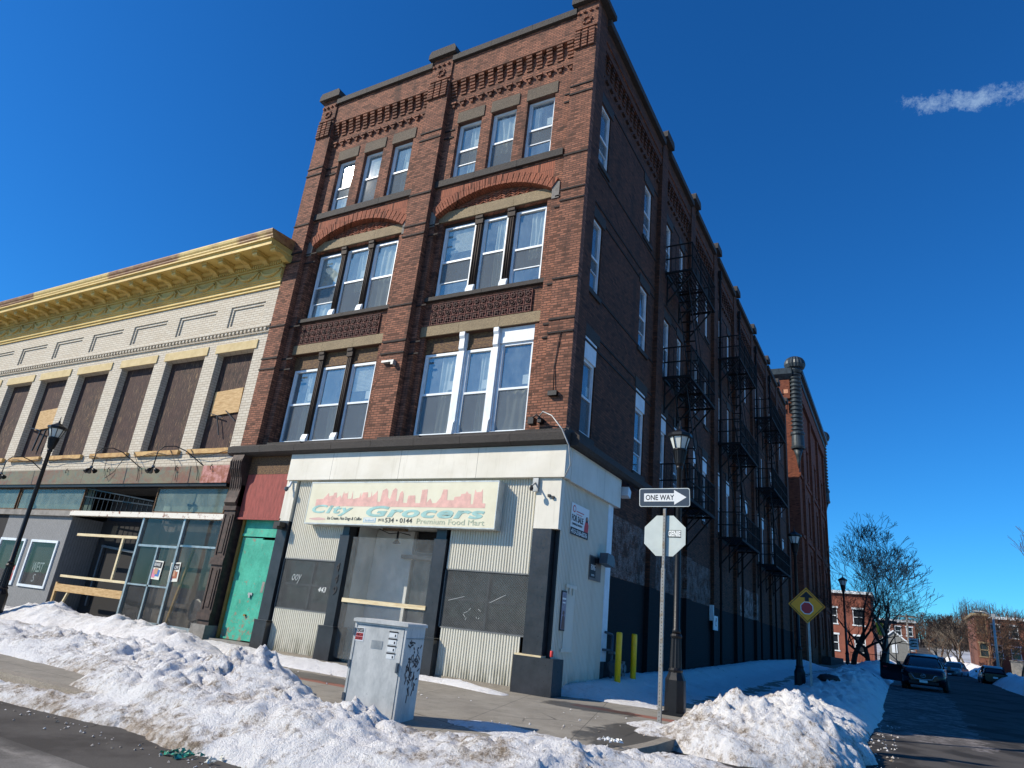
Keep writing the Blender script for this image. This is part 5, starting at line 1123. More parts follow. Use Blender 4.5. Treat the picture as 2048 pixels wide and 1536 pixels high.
def blob(cx_, cy_, rx, ry): return s.math('SUBTRACT', 1, s.math('ADD', s.math('POWER', s.math('DIVIDE', s.math('SUBTRACT', x, cx_), rx), 2), s.math('POWER', s.math('DIVIDE', s.math('SUBTRACT', y, cy_), ry), 2)))
bl = s.math('MAXIMUM', s.math('MAXIMUM', blob(1.3, -.75, 1.1, .55), blob(3.2, -3.2, .9, 1.9)), s.math('MAXIMUM', blob(-3.5, -3.3, 2.6, .5), blob(-9, -4.2, 5, .5)))
wm = s.mapr(s.math('ADD', bl, s.math('MULTIPLY', s.math('SUBTRACT', s.noise(2.2, 4, .6), .5), 2.2)), .1, .3)
col = s.mix(s.math('MULTIPLY', wm, .72), col, c3('#35322d')); r2 = s.mapr(wm, 0, 1, .85, .45)
MAT['sidewalk'] = s.pbr(col, r2, 0, nb)
def sheet(name, xs, ys, dz, mat, mask=None):
    t = MB(); idx = {}
    for i, a in enumerate(xs):
        for jj, b in enumerate(ys): idx[i, jj] = len(t.v); t.v.append((a, b, gz(b) + dz))
    for i in range(len(xs) - 1):
        for jj in range(len(ys) - 1):
            if mask and not mask((xs[i] + xs[i + 1]) / 2, (ys[jj] + ys[jj + 1]) / 2): continue
            t.f.append((idx[i, jj], idx[i + 1, jj], idx[i + 1, jj + 1], idx[i, jj + 1])); t.m.append(0); t.sm.append(False)
    return structure(t.build(name, mat))
YS = [-2500, -200, -60, -13.9, 0, 10, 25, 48, 75, 120, 200, 350, 600, 3000]
sheet('ground', [-3000, -200, -40, 0, 40, 200, 3000], YS, -.012, M('snowy_waste_ground', '#b9bdc2', .9, col2='#8b857c', scale=.15))
sheet('main_road', [-300, 300], [-24, -8.2], .0, MAT['asphalt'])
sheet('side_road', [3.55, 13.2], [-8.2, 0, 10, 25, 48, 75, 120, 200, 350, 600], .004, MAT['asphalt_dark'])
# pavement slab with rounded street corner and granite kerb
arc = [(-1.0 + 4.4 * sin(q), -3.8 - 4.4 * cos(q)) for q in [radians(a) for a in range(0, 91, 9)]]
path = [(-60, -8.2)] + arc + [(3.4, 0), (3.4, 10), (3.4, 25), (3.4, 48), (3.4, 75)]
t = MB(); t.poly([(a, b, 0) for a, b in path[:len(arc) + 2]] + [(-60, 0, 0)])
for (a, b), (c, d) in zip(path[len(arc) + 1:], path[len(arc) + 2:]): t.poly([(a, b, gz(b) + .15), (c, d, gz(d) + .15), (-14, d, gz(d) + .15), (-14, b, gz(b) + .15)])
structure(t.build('sidewalk', MAT['sidewalk']))
t = MB()
for (a, b), (c, d) in zip(path, path[1:]):
    n = Vector((d - b, a - c)); n.normalize(); n *= .17
    za, zb = gz(b) + .153, gz(d) + .153
    A, B_, C_, D_ = (a, b), (c, d), (c + n.x, d + n.y), (a + n.x, b + n.y)
    t.poly([(*D_, za), (*C_, zb), (*B_, zb), (*A, za)]); t.poly([(*D_, za - .25), (*C_, zb - .25), (*C_, zb), (*D_, za)])
structure(t.build('kerb', MAT['curb']))
sheet('far_sidewalk', [13.2, 16.5], [-8.2, 0, 10, 25, 48, 75, 120, 200, 350], .13, MAT['sidewalk'])

# ------------------------------------------------------------------ snow
def snowmat(name, dirt=.5, blue=False):
    s = N(name); n1 = s.noise(1.3, 6, .72); n2 = s.noise(9, 6, .8); n3 = s.noise(70, 3, .7)
    x, y, z = s.xyz(); low = s.mapr(z, -.15, .35, .05, -.05)
    big = s.math('ADD', s.noise(.75, 5, .7), low)
    d = s.math('MULTIPLY', s.mapr(s.math('ADD', s.math('MULTIPLY', big, .6), s.math('MULTIPLY', n2, .4)), .49, .6, 0, 1), dirt)
    c = s.mix(d, c3('#f6f5f3'), c3('#ab9880')); c = s.mix(s.math('MULTIPLY', s.mapr(n2, .5, .62), s.math('MULTIPLY', d, .8)), c, c3('#665845'))
    c = s.mix(s.math('MULTIPLY', s.mapr(n3, .6, .68), s.math('ADD', s.math('MULTIPLY', d, .7), dirt * .12)), c, c3('#4d4234'))
    x = s.n('BsdfPrincipled'); s.set(x.inputs['Base Color'], c); s.set(x.inputs['Roughness'], .55); x.inputs['Specular IOR Level'].default_value = .3
    nb = s.bump(s.math('ADD', s.math('ADD', s.math('MULTIPLY', n3, .35), n2), s.math('MULTIPLY', s.noise(28, 4, .75), .7)), .9, .075); s.l(nb, x.inputs['Normal']); s.l(x.outputs[0], s.out.inputs[0]); return s.m
MAT['snow'] = snowmat('old_ploughed_snow', .92); MAT['snow_clean'] = snowmat('shovelled_snow', .18)
def ridge(P, wl, wr):
    """height of a ploughed bank along polyline P of (x, y, h); wl = half width on the left side of travel, wr on the right"""
    S = [((a[0], a[1]), (b[0], b[1]), a[2], b[2], a[3] if len(a) > 3 else wl, b[3] if len(b) > 3 else wl, a[4] if len(a) > 4 else wr, b[4] if len(b) > 4 else wr) for a, b in zip(P, P[1:])]
    def f(x, y):
        best = None
        for (ax, ay), (bx, by), ha, hb, la, lb, ra, rb in S:
            dx, dy = bx - ax, by - ay; L2 = dx * dx + dy * dy; t = ((x - ax) * dx + (y - ay) * dy) / L2; t = 0 if t < 0 else (1 if t > 1 else t)
            ex, ey = x - ax - dx * t, y - ay - dy * t; d = hypot(ex, ey)
            if best is None or d < best[0]:
                side = dx * ey - dy * ex; best = (d, ha + (hb - ha) * t, (la + (lb - la) * t) if side > 0 else (ra + (rb - ra) * t))
        d, h, w_ = best; q = d / w_
        return h, q
    return f
def lumps(x, y, s_=1.):
    v = Vector((x, y, 0)); w_ = noise.noise_vector(v * 1.3) * .35; p = v + w_
    a = noise.fractal(p * 1.1, 1.0, 2.0, 3) * .5
    d = noise.voronoi(p * 1.9)[0]; b = (d[1] - d[0]) * .55
    d2 = noise.voronoi(p * 5.2 + Vector((3, 1, 0)))[0]; c = (d2[1] - d2[0]) * .17
    d3 = noise.voronoi(p * 12 + Vector((7, 2, 0)))[0]; e = (d3[1] - d3[0]) * .09
    pt = noise.voronoi(p * 2.6 + Vector((9, 4, 0))); dd = pt[0]; hsh = noise.noise(pt[1][0] * 7.7); sl = hsh * min(1, max(0, (dd[1] - dd[0]) * 7)) * .16
    return (sl + a * .6 + (b - .2) * .6 + (c - .05) * 1.4 + (e - .03) * 1.3) * s_ + noise.fractal(p * 8, .6, 2.1, 5) * .075
def snow_field(name, label, x0, x1, y0, y1, res, H_, mat='snow', base=0.0):
    nx, ny = int((x1 - x0) / res), int((y1 - y0) / res); t = MB(); idx = {}; hs_ = {}
    for i in range(nx + 1):
        for k in range(ny + 1):
            a, b = x0 + i * res, y0 + k * res; h = H_(a, b)
            hs_[i, k] = h
    for i in range(nx):
        for k in range(ny):
            c = [(i, k), (i + 1, k), (i + 1, k + 1), (i, k + 1)]
            if max(hs_[q] for q in c) <= 0: continue
            f = []
            for q in c:
                if q not in idx:
                    a, b = x0 + q[0] * res, y0 + q[1] * res; idx[q] = len(t.v)
                    off_kerb = b < -8.3 or a > 3.55
                    zb = gz(b) + (0 if off_kerb else .15); h = max(hs_[q], -.06)
                    t.v.append((a, b, zb + h + (.15 - .15 * 1 if not off_kerb else .0)))
                f.append(idx[q])
            t.f.append(tuple(f)); t.m.append(0); t.sm.append(True)
    o = t.build(name, MAT[mat]); tag(o, label, 'snow', None, 'stuff'); return o
def bankH(f, k=1., rough=.6, kerb=.15):
    def H_(x, y):
        h, q = f(x, y)
        if q > 1.5: return -1
        off = kerb if (y < -8.3 or x > 3.55) else 0
        prof = (1 - q * q) if q < 1 else (1 - q) * .6
        if q < 1: prof = max(0, prof) ** .8
        n = lumps(x, y, .55 + h * .5) * rough
        return (h + off) * prof * k + n * (1.15 - q * .75) * (.35 + h) + (-.03 if q > .95 else 0) + (.02 - .03 * q)
    return H_
# front bank thrown up along the main street kerb, turning the corner
P1 = [(-34, -6.2, .3, 1.9, 1.3), (-20, -6.2, .3, 1.9, 1.3), (-12, -6.2, .3, 1.9, 1.3), (-8, -6.1, .32, 1.9, 1.3), (-6, -6.1, .36, 1.9, 1.3), (-4.6, -6.2, .32, 1.9, 1.2), (-3.4, -6.3, .32, 1.9, 1.25), (-2.7, -6.4, .38, 1.8, 1.9), (-2.0, -6.4, .44, 1.4, 2.5), (-1.4, -6.6, .52, .75, 2.3), (-.7, -6.9, .36, .7, 2.), (.2, -7.25, .26, .55, 1.7), (1.2, -7.3, .33, .6, 1.6), (1.9, -7.25, .16, .7, 1.5), (2.6, -7.0, .2, .9, 1.4), (3.2, -6.5, .2, .7, 1.5), (3.7, -5.9, .12, .55, 1.4), (4.1, -5.2, .1, .6, 1.3)]
f1 = ridge(P1, 1.9, 2.55)
H1 = bankH(f1, 1., .8)
snow_field('snow_bank', 'dirty ploughed snow bank along the main street kerb', -8.4, 4.9, -9.6, -3.9, .038, H1)
P1b = [(-34, -8.75, .07), (-12, -8.72, .1), (-6, -8.7, .08), (-4, -8.68, .12), (-2.6, -8.65, .14), (-1.2, -8.5, .16)]
snow_field('snow_bank', 'thin grey snow strip left in the gutter below the granite kerb', -14, -.9, -9.4, -8.3, .04, bankH(ridge(P1b, .3, .34), 1., .5, 0))
snow_field('snow_bank', 'far left stretch of the ploughed kerbside snow bank', -34, -8.32, -9.6, -3.9, .1, H1)
# bank in front of the cream building
P2 = [(-34, -2.3, .25), (-19, -2.2, .2), (-17, -2.2, .22), (-15.2, -2.2, .48), (-14, -2.1, .38), (-12.8, -2.0, .28), (-11.6, -2.1, .46), (-10.6, -2.3, .34), (-9.6, -2.5, .38), (-8.6, -2.8, .36), (-7.6, -3.2, .32), (-7.1, -3.4, .12)]
f2 = ridge(P2, .95, 1.0)
snow_field('snow_bank', 'white snow ridge in front of the cream brick shopfront', -26, -6.2, -3.9, -.9, .06, bankH(f2, 1.05, .6), 'snow_clean')
P3 = [(-10.6, -1.2, .1, .25, .5), (-9, -1.4, .14), (-7.5, -1.6, .15), (-6, -1.8, .14), (-4.6, -1.9, .13), (-3.4, -1.9, .1)]
f3 = ridge(P3, .5, .75); snow_field('snow_bank', 'thin strip of snow on the sidewalk before the teal door and shop', -11, -3.0, -2.9, -.5, .05, bankH(f3, 1.05, .3), 'snow_clean')
P4 = [(-3.0, -.55, .06, .2, .3), (-1.8, -.6, .09), (-.6, -.95, .03)]
f4 = ridge(P4, .25, .3); snow_field('snow_bank', 'last thin snow strip under the right shop window', -3.3, -.2, -1.4, -.2, .04, bankH(f4, 1, .25), 'snow_clean')
# heap at the corner and the long shaded bank up the side street
P5 = [(3.2, -2.6, .05, .4, .5), (3.75, -2.2, .34, .7, 1.4), (4.15, -1.5, .6, .9, 1.9), (4.6, -.9, .68, 1.3, 1.7), (4.95, -.3, .6, 1.2, 1.2), (4.7, 1.2, .3, 1.1, 1.2), (4.6, 3, .36, 1.1, 1.3), (4.6, 5, .42, 1.2, 1.3), (4.6, 9, .45, 1.2, 1.4), (4.5, 14, .5, 1.3, 1.4), (4.4, 20, .5, 1.3, 1.5), (4.4, 30, .55, 1.3, 1.5), (4.5, 40, .6, 1.3, 1.5), (4.5, 60, .6, 1.3, 1.5), (4.5, 90, .5, 1.3, 1.5)]
f5 = ridge(P5, 1.3, 1.4)
snow_field('snow_bank', 'big sunlit snow heap at the street corner behind the sign post', 2.4, 7.2, -5.0, 4.0, .036, bankH(f5, 1.05, .74))
snow_field('snow_bank', 'long shaded snow bank running up the side street kerb', 2.6, 6.9, 3.98, 24, .075, bankH(f5, 1.05, .8), 'snow_clean')
snow_field('snow_bank', 'distant end of the side street snow bank', 2.6, 6.9, 23.95, 90, .22, bankH(f5, 1.05, .8), 'snow_clean')
def Hpole(x, y):
    d = hypot((x - 2.95) / .5, (y + 2.0) / .38); return .1 * (1 - d) + lumps(x, y, .5) * .12 * (1 if d < 1.2 else 0) - .0
snow_field('snow_patch', 'small crusty snow patch round the foot of the sign post', 2.2, 3.8, -2.8, -1.3, .03, Hpole)
def Hbag(x, y):
    d = hypot((x - 1.95) / 1.25, (y + 5.1 + .1 * (x - 2)) / .6); return .06 * (1 - d) + lumps(x, y, .4) * .06 * (1 if d < 1.2 else 0) - .01
snow_field('snow_patch', 'icy crust on the sidewalk right of the utility cabinet', .9, 3.2, -5.6, -4.4, .035, Hbag)
# shaded snow along the side wall
def Hside(x, y):
    n = lumps(x, y, .6); edge = .75 + .35 * sin(x * 1.3) + n * .8
    if y < edge - .6: return -1
    up = min(1, (y - edge + .3) / .5) if y < edge + .3 else 1
    wall = .32 * math.exp(-((x - .25) / .75) ** 2) * min(1, .35 + y / 8) + .09
    track = .07 * math.exp(-((x - 2.3) / .6) ** 2)
    return (wall - track + n * .16) * up - .02
snow_field('snow_cover', 'blue shaded snow covering the ground along the dark side wall', -.1, 3.6, .1, 14, .06, Hside, 'snow_clean')
snow_field('snow_cover', 'farther shaded snow along the side wall towards the turreted building', -.1, 3.6, 13.95, 42, .16, Hside, 'snow_clean')
# snow beyond the street on the right
P6 = [(13.6, 20, .5), (14, 40, .55), (14.3, 60, .6), (14.4, 90, .7), (14.5, 140, .8), (14.5, 200, .9)]
f6 = ridge(P6, 1.6, 1.5); snow_field('snow_bank', 'bright snow bank along the far right kerb of the side street', 11.5, 16.5, 20, 150, .35, bankH(f6, 1.1, .8), 'snow_clean')
P7 = [(8.6, 66, .3), (9, 75, .4), (10.5, 84, .4), (11, 100, .4)]
f7 = ridge(P7, .8, .8); snow_field('snow_bank', 'low sunlit snow ridge round the distant parked cars', 7, 13, 62, 102, .3, bankH(f7, 1.1, .8), 'snow_clean')
# broken ice and snow crumbs scattered off the banks
t = MB(); rr = random.Random(31)
def crumb(x, y, s_):
    zb = gz(y) + (0 if (y < -8.3 or x > 3.55) else .15); P = [(x + s_ * cos(q) * rr.uniform(.6, 1.2), y + s_ * sin(q) * rr.uniform(.6, 1.2), zb + s_ * rr.uniform(0, .5)) for q in [k * 1.2566 + rr.random() * .6 for k in range(5)]]; top = (x + rr.uniform(-.3, .3) * s_, y, zb + s_ * rr.uniform(.7, 1.3))
    for k in range(5): t.poly([P[k], P[(k + 1) % 5], top])
for k in range(170):
    x_ = rr.uniform(-7, 3.2); crumb(x_, -8.98 - abs(rr.gauss(0, .22)) - (.0 if x_ < -1 else .0), rr.uniform(.005, .022) * (1 if rr.random() < .93 else 1.9))
for k in range(40): crumb(rr.uniform(1.2, 3.3), rr.uniform(-6, -1.2), rr.uniform(.006, .03))
for k in range(110): crumb(rr.uniform(5.8, 6.4), rr.uniform(-2.5, 7), rr.uniform(.008, .035))
for k in range(30): crumb(rr.uniform(-4, 0), rr.uniform(-4.6, -2.6), rr.uniform(.006, .03))
o = t.build('snow_crumbs', MAT['snow']); tag(o, 'scattered crumbs of dirty ice around the edges of the snow banks', 'snow crumbs', None, 'stuff')
# litter in the gutter
def litter(label, x, y, z, col_, seed, size=.12, n=10):
    rr = random.Random(seed); t = MB()
    for k in range(n):
        a, b = x + rr.uniform(-size, size), y + rr.uniform(-size, size); r = size * .35; pts = [(a + rr.uniform(-r, r), b + rr.uniform(-r, r), z + rr.uniform(0, r)) for _ in range(3)]; t.poly(pts)
        t.poly([pts[0], pts[2], (a, b, z + r)])
    o = t.build('litter', col_); tag(o, label, 'litter')
litter('crumpled clear plastic litter on the wet sidewalk by the corner snow', 3.25, -4.75, .06, MAT['white_print'], 3, .13, 26)
litter('teal scraps of broken plastic in the gutter at the foot of the snow bank', .55, -9.02, -.15, MAT['teal'], 5, .13, 40)
litter('dirty paper scrap beside the teal scraps in the gutter', .95, -8.95, -.14, MAT['paper'], 8, .12, 14)
# ================================================================== turreted building beyond
ny0, nxr, nH = 43.6, .3, 24.2; DX = -.006
T = thing('mill_building', 'dark red brick building with spiral corner turrets beyond the fire escapes', 'building', (nxr, ny0, 0))
mb = MB(); holes = []
NB = [46.5, 49.3, 53.0, 55.8, 59.5, 62.3]
for y in NB:
    for z0, z1 in ((2.2, 4.8), (6.6, 9.4), (11.0, 14.0), (15.8, 18.6)): holes.append((y, y + 1.2, z0, z1, .35))
wall_grid(mb, 'x', nxr, ny0, 66, -.2, nH - .9, holes); wall_grid(mb, 'y', ny0, -14, nxr, -.2, nH - .9, [])
mb.poly([(-14, 66, -.2), (-14, ny0, -.2), (-14, ny0, nH), (-14, 66, nH)]); mb.poly([(nxr, 66, -.2), (-14, 66, -.2), (-14, 66, nH), (nxr, 66, nH)]); mb.poly([(-14, ny0, nH - .5), (nxr, ny0, nH - .5), (nxr, 66, nH - .5), (-14, 66, nH - .5)])
for i, y in enumerate((45.3, 51.7, 58.2, 64.6)): mb.box(nxr, nxr + .2, y, y + .7, -.2, nH - 2.2)
for z in (5.6, 10.1, 15.0): mb.box(nxr, nxr + .12, ny0 + .002, 66, z, z + .25)
mb.box(-13.9, nxr - .45, ny0 - .22, ny0, nH - 2.6, nH - .9); mb.box(nxr, nxr + .25, ny0 + .6, 66, nH - 2.1, nH - .9)
x = -6
while x < nxr - .8: mb.box(x, x + .16, ny0 - .3, ny0 - .221, nH - 3.6, nH - 2.7); x += .34
x = -6.2
while x < nxr - .8: mb.box(x, x + .5, ny0 - .3, ny0 - .221, nH - 2.2, nH - 1.75); x += 1.0
mb.build('wall', MAT['brick_far'], T)
t = MB(); x = -6.0
for k in range(7): t.box(x + k * 1.0 - .7, x + k * 1.0 - .28, ny0 - .24, ny0 - .222, nH - 2.15, nH - 1.8)
t.build('pale_block', M('pale_terracotta_block', '#c98f6e', .8), T)
MAT['oxid'] = M('dark_green_grey_metal', '#39444a', .5, .3, col2='#222a2e', scale=3)
t = MB(); t.prism([(ny0 - .25, nH - .9), (ny0 - .6, nH - .5), (ny0 - .65, nH), (ny0 + .3, nH), (ny0 + .3, nH - .9)], -14, nxr - .2, axis='x')
t.box(nxr - .1, nxr + .35, ny0, 66.2, nH - .9, nH - .4); t.box(nxr - .1, nxr + .6, ny0, 66.2, nH - .4, nH); t.build('cornice', MAT['oxid'], T, fix=True)
for y, full in ((ny0, 1), (66, 0)):
    t = MB(); c = (nxr, y, 0); r = .62
    t.lathe([(.05, 15.6), (.12, 16.1), (.2, 16.6), (.4, 17.2)], 14, c, smooth=True); t.lathe([(.52, 17.2), (.56, 17.35), (.5, 17.45), (.48, 18.3), (.56, 18.4), (.56, 18.55), (.48, 18.65)], 18, c)
    n = 24; turns = 15; base = len(t.v); rows = 130
    for i in range(rows + 1):
        z = 18.65 + (nH - 18.95) * i / rows
        for k in range(n): a = 2 * pi * k / n; rr = .42 + .07 * sin(2 * pi * turns * i / rows + a); t.v.append((c[0] + rr * cos(a), c[1] + rr * sin(a), z))
    for i in range(rows):
        for k in range(n): t.f.append((base + i * n + k, base + i * n + (k + 1) % n, base + (i + 1) * n + (k + 1) % n, base + (i + 1) * n + k)); t.m.append(0); t.sm.append(True)
    t.lathe([(.5, nH - .35), (.58, nH - .15), (.55, nH + .05)], 18, c)
    m = 40; base = len(t.v); prof = [(.55, .0), (.76, .1), (.86, .4), (.83, .68), (.68, .95), (.4, 1.12), (.05, 1.18)]
    for r_, z in prof:
        for k in range(m): a = 2 * pi * k / m; q = r_ * (1 - .07 * (k % 2 == 0)); t.v.append((c[0] + q * cos(a), c[1] + q * sin(a), nH + z))
    for i in range(len(prof) - 1):
        for k in range(m): t.f.append((base + i * m + k, base + i * m + (k + 1) % m, base + (i + 1) * m + (k + 1) % m, base + (i + 1) * m + k)); t.m.append(0); t.sm.append(False)
    t.build('corner_turret', MAT['oxid'], T)
for y in NB:
    for z0, z1 in ((2.2, 4.8), (6.6, 9.4), (11.0, 14.0), (15.8, 18.6)):
        t = MB(); t.box(nxr - .3, nxr - .25, y, y + .07, z0, z1); t.box(nxr - .3, nxr - .25, y + 1.13, y + 1.2, z0, z1); t.box(nxr - .3, nxr - .26, y + .07, y + 1.13, (z0 + z1) / 2 - .04, (z0 + z1) / 2 + .04); f = t.build('window', MAT['black_iron'], T)
        t = MB(); t.poly([(nxr - .29, y, z0), (nxr - .29, y + 1.2, z0), (nxr - .29, y + 1.2, z1), (nxr - .29, y, z1)]); t.build('pane', flat('dark_pane', (.02, .024, .03, 1), .1), f)
        t = MB(); t.box(nxr - .02, nxr + .06, y - .15, y + 1.35, z1, z1 + .3); t.box(nxr - .02, nxr + .08, y - .1, y + 1.3, z0 - .15, z0); t.build('stone_trim', MAT['brick_far'], f)
# stoops and low walls in front
t = MB(); t.box(nxr, nxr + .9, 52, 66, .3, 1.5); o = t.build('stoop_wall', MAT['darkstone'], T)

# ================================================================== far houses
def block(name, label, x0, x1, y0, y1, zt, mat, wins, trim='white', cornice=None, rows=(3.2, 6.2), wsz=(1.1, 1.7), sidewins=0, face='y'):
    zb = gz((y0 + y1) / 2) - .5; e = thing(name, label, 'building', ((x0 + x1) / 2, y0, zb)); mb = MB(); holes = []
    for k in range(wins):
        u = x0 + (x1 - x0) * (k + .5) / wins
        for r in rows: holes.append((u - wsz[0] / 2, u + wsz[0] / 2, zb + r, zb + r + wsz[1], .2))
    wall_grid(mb, 'y', y0, x0, x1, zb, zt, holes); sh = []
    for k in range(sidewins):
        u = y0 + (y1 - y0) * (k + .5) / sidewins
        for r in rows: sh.append((u - wsz[0] / 2, u + wsz[0] / 2, zb + r, zb + r + wsz[1], .2))
    wall_grid(mb, 'x', x1, y0, y1, zb, zt, sh); mb.poly([(x0, y1, zb), (x0, y0, zb), (x0, y0, zt), (x0, y1, zt)]); mb.poly([(x1, y1, zb), (x0, y1, zb), (x0, y1, zt), (x1, y1, zt)]); mb.build('wall', mat, e)
    t = MB(); t.box(x0 - .3, x1 + .3, y0 - .35, y1, zt, zt + (cornice or .35)); t.build('roof', MAT[trim], e)
    for h in holes:
        t = MB(); a, b, c, d = h[:4]; t.box(a - .12, b + .12, y0 - .06, y0 + .05, d, d + .22); t.box(a - .12, b + .12, y0 - .08, y0 + .05, c - .14, c); t.box(a, a + .1, y0 + .02, y0 + .1, c, d); t.box(b - .1, b, y0 + .02, y0 + .1, c, d); t.box(a, b, y0 + .02, y0 + .1, (c + d) / 2 - .05, (c + d) / 2 + .05); f = t.build('window', MAT[trim], e)
        t = MB(); t.poly([(a, y0 + .15, c), (b, y0 + .15, c), (b, y0 + .15, d), (a, y0 + .15, d)]); t.build('pane', flat('dark_pane', (.02, .024, .03, 1), .1), f)
    for h in sh:
        t = MB(); a, b, c, d = h[:4]; t.box(x1 - .1, x1 - .04, a, b, c, d); f = t.build('window', flat('dark_pane', (.02, .024, .03, 1), .1), e)
    return e
bl = M('orange_far_brick', '#8a5241', .85, col2='#744437', scale=1.5); bd_ = M('brown_far_brick', '#7c5242', .85, col2='#674236', scale=1.5)
e = block('brick_house', 'orange brick house with white framed windows behind the bare tree', -6, 3.3, 88, 98, 9.6, bl, 3, rows=(1.6, 4.9), wsz=(1.3, 1.9))
block('brick_house', 'narrow brick block with white cornice at the end of the street left side', 3.0, 8.7, 143, 156, 9.3, bd_, 3, rows=(1.8, 4.4), wsz=(1.1, 1.5), cornice=.5)
t = MB(); e = thing('gabled_house', 'small grey house with a white trimmed gable in front of the narrow brick block', 'house', (5.0, 125, 1.5)); t.box(3.2, 7.2, 125, 133, 1.2, 5.2); t.prism([(3.2, 5.2), (7.2, 5.2), (5.2, 6.9)], 125, 133); t.build('wall', M('grey_siding', '#7d7f7c', .8), e)
t = MB(); t.beam((3.0, 124.9, 5.1), (5.2, 124.9, 7.0), .2, .2, up=(0, 1, 0)); t.beam((7.4, 124.9, 5.1), (5.2, 124.9, 7.0), .2, .2, up=(0, 1, 0)); t.box(4.8, 5.6, 124.9, 125, 3.4, 4.8); t.build('white_trim', MAT['white'], e)
block('brick_house', 'long brown brick apartment house with snow on its flat roof on the right', 17.5, 26, 112, 126, 9.3, bd_, 4, rows=(2.5, 5.4), wsz=(1.2, 1.6), sidewins=2)
block('brick_house', 'taller brown brick house with corner parapet behind the grey far lamp', 15.6, 17.2, 106, 120, 9.2, bd_, 1, rows=(2.5, 5.6), trim='stone')
block('brick_house', 'orange brick house with a dormer top at the right edge', 24.0, 33, 108, 118, 11.2, bl, 3, rows=(2.2, 5.2, 8.2), trim='greystone', wsz=(1.2, 1.6))
for x_, w_ in ((19.8, .8), (22.3, 1.4)): pass
e = thing('garden_wall', 'low pale concrete wall behind the dark car at the right edge', 'wall', (19, 96, 1.4)); t = MB(); t.box(18.2, 23, 96, 96.3, gz(96), gz(96) + 1.9); t.box(18.1, 23.1, 95.9, 96.4, gz(96) + 1.9, gz(96) + 2.0); t.build('wall', MAT['concrete'], e)
e = thing('iron_fence', 'dark iron railing in front of the orange brick house', 'fence', (1, 72, 1)); t = MB()
for k in range(26): t.box(1.5 + k * .14, 1.53 + k * .14, 72, 72.03, .9, 2.3)
t.box(1.5, 5.1, 71.99, 72.04, 2.2, 2.26); t.box(1.5, 5.1, 71.99, 72.04, 1.1, 1.16); t.build('railing', MAT['black_iron'], e)

# ================================================================== trees
def tree(label, x, y, z, h, spread, seed, trunks=1, depth=7, col='dark', lean=(0, 0), group='bare winter trees', rad=.28, twig=.018, flat_=.5, start=.25):
    rr = random.Random(seed); mt = {'dark': M('dark_bark', '#2c2622', .9, col2='#1a1614', scale=3), 'brown': M('brown_twigs', '#6b4f3a', .9, col2='#4b382b', scale=3), 'pale': M('pale_bark', '#8c8375', .9, col2='#635b50', scale=3)}[col]
    e = thing('bare_tree', label, 'tree', (x, y, z), 0, group, world=False); T1 = MB(); T2 = MB()
    def grow(p, d, L, r, lv):
        seg = 3 if lv < 3 else 2; pts = [p]; rs = [r]; q = p.copy(); dd = d.copy()
        for k in range(seg):
            dd = (dd + Vector((rr.uniform(-.2, .2), rr.uniform(-.2, .2), rr.uniform(-.1, .16)))).normalized(); q = q + dd * (L / seg); pts.append(q.copy()); rs.append(max(twig, r * (1 - .4 * (k + 1) / seg)))
        (T1 if lv == 0 else T2).tube(pts, rs, 7 if lv == 0 else (5 if lv < 3 else 3), caps=False)
        if lv >= depth: return
        nb_ = 3 if lv < 2 else rr.choice((2, 2, 3))
        for k in range(nb_):
            i = len(pts) - 1 if k < 2 else rr.randint(1, len(pts) - 1); ax = Vector((rr.uniform(-1, 1), rr.uniform(-1, 1), rr.uniform(-.35, .8) * flat_)).normalized()
            nd = (dd * rr.uniform(.75, 1.1) + ax * rr.uniform(.55, .95) * spread).normalized()
            if nd.z < -.15: nd.z = -.1
            grow(pts[i], nd, L * rr.uniform(.68, .86), rs[i] * rr.uniform(.6, .75), lv + 1)
    for k in range(trunks): grow(Vector((k * .7 - (trunks - 1) * .35, 0, -.3)), Vector((lean[0] + (k - .5) * .15 * (trunks > 1), lean[1], 1)).normalized(), h * start, rad, 0)
    T1.build('trunk', mt, e); T2.build('crown', mt, e); return e
tree('big spreading bare tree with twin dark trunks on the sidewalk beyond the lamp', 4.4, 50, .6, 9.2, 1.4, 16, 2, 8, 'dark', rad=.26, twig=.008, start=.23, lean=(.12, 0), flat_=.9)
tree('bare tree partly hidden behind the edge of the turreted brick building', 1.9, 68, 1.0, 14, .9, 22, 1, 8, 'dark', rad=.3, twig=.018, start=.27, flat_=1.2)
tree('thick pale sunlit trunk standing just behind the twin trunked tree', 4.9, 60, .8, 10.5, .8, 5, 1, 7, 'pale', rad=.42, twig=.016, start=.3)
cols = ['dark', 'brown', 'dark', 'brown', 'pale']
for i, (x_, y_, h_) in enumerate([(13.0, 100, 8), (15.5, 92, 8.5), (17.2, 99, 9), (19.6, 104, 8.5), (14.2, 112, 8), (13.2, 125, 8), (12.2, 140, 8), (22, 98, 9), (12.4, 160, 9), (24.5, 102, 9)]):
    tree('brownish bare street tree on the right pavement, %s' % ['far down beside the grey car', 'left of the grey far lamp', 'just behind the grey far lamp', 'before the long brown brick house', 'farther left in the row', 'deep in the row near the bend', 'near the vanishing bend', 'before the pale low wall', 'last and smallest at the bend', 'at the right edge of the row'][i], x_, y_, gz(y_), h_, .95, 40 + i, 1, 7, cols[i % 5], rad=.2, twig=.02, flat_=1.1, group='bare trees along the right pavement', start=.26)
tree('tall slender bare sapling rising at the right edge against the sky', 15.1, 62, .9, 12, .3, 77, 1, 6, 'brown', rad=.1, twig=.013, group=None, flat_=1.6, start=.36, lean=(.07, 0))
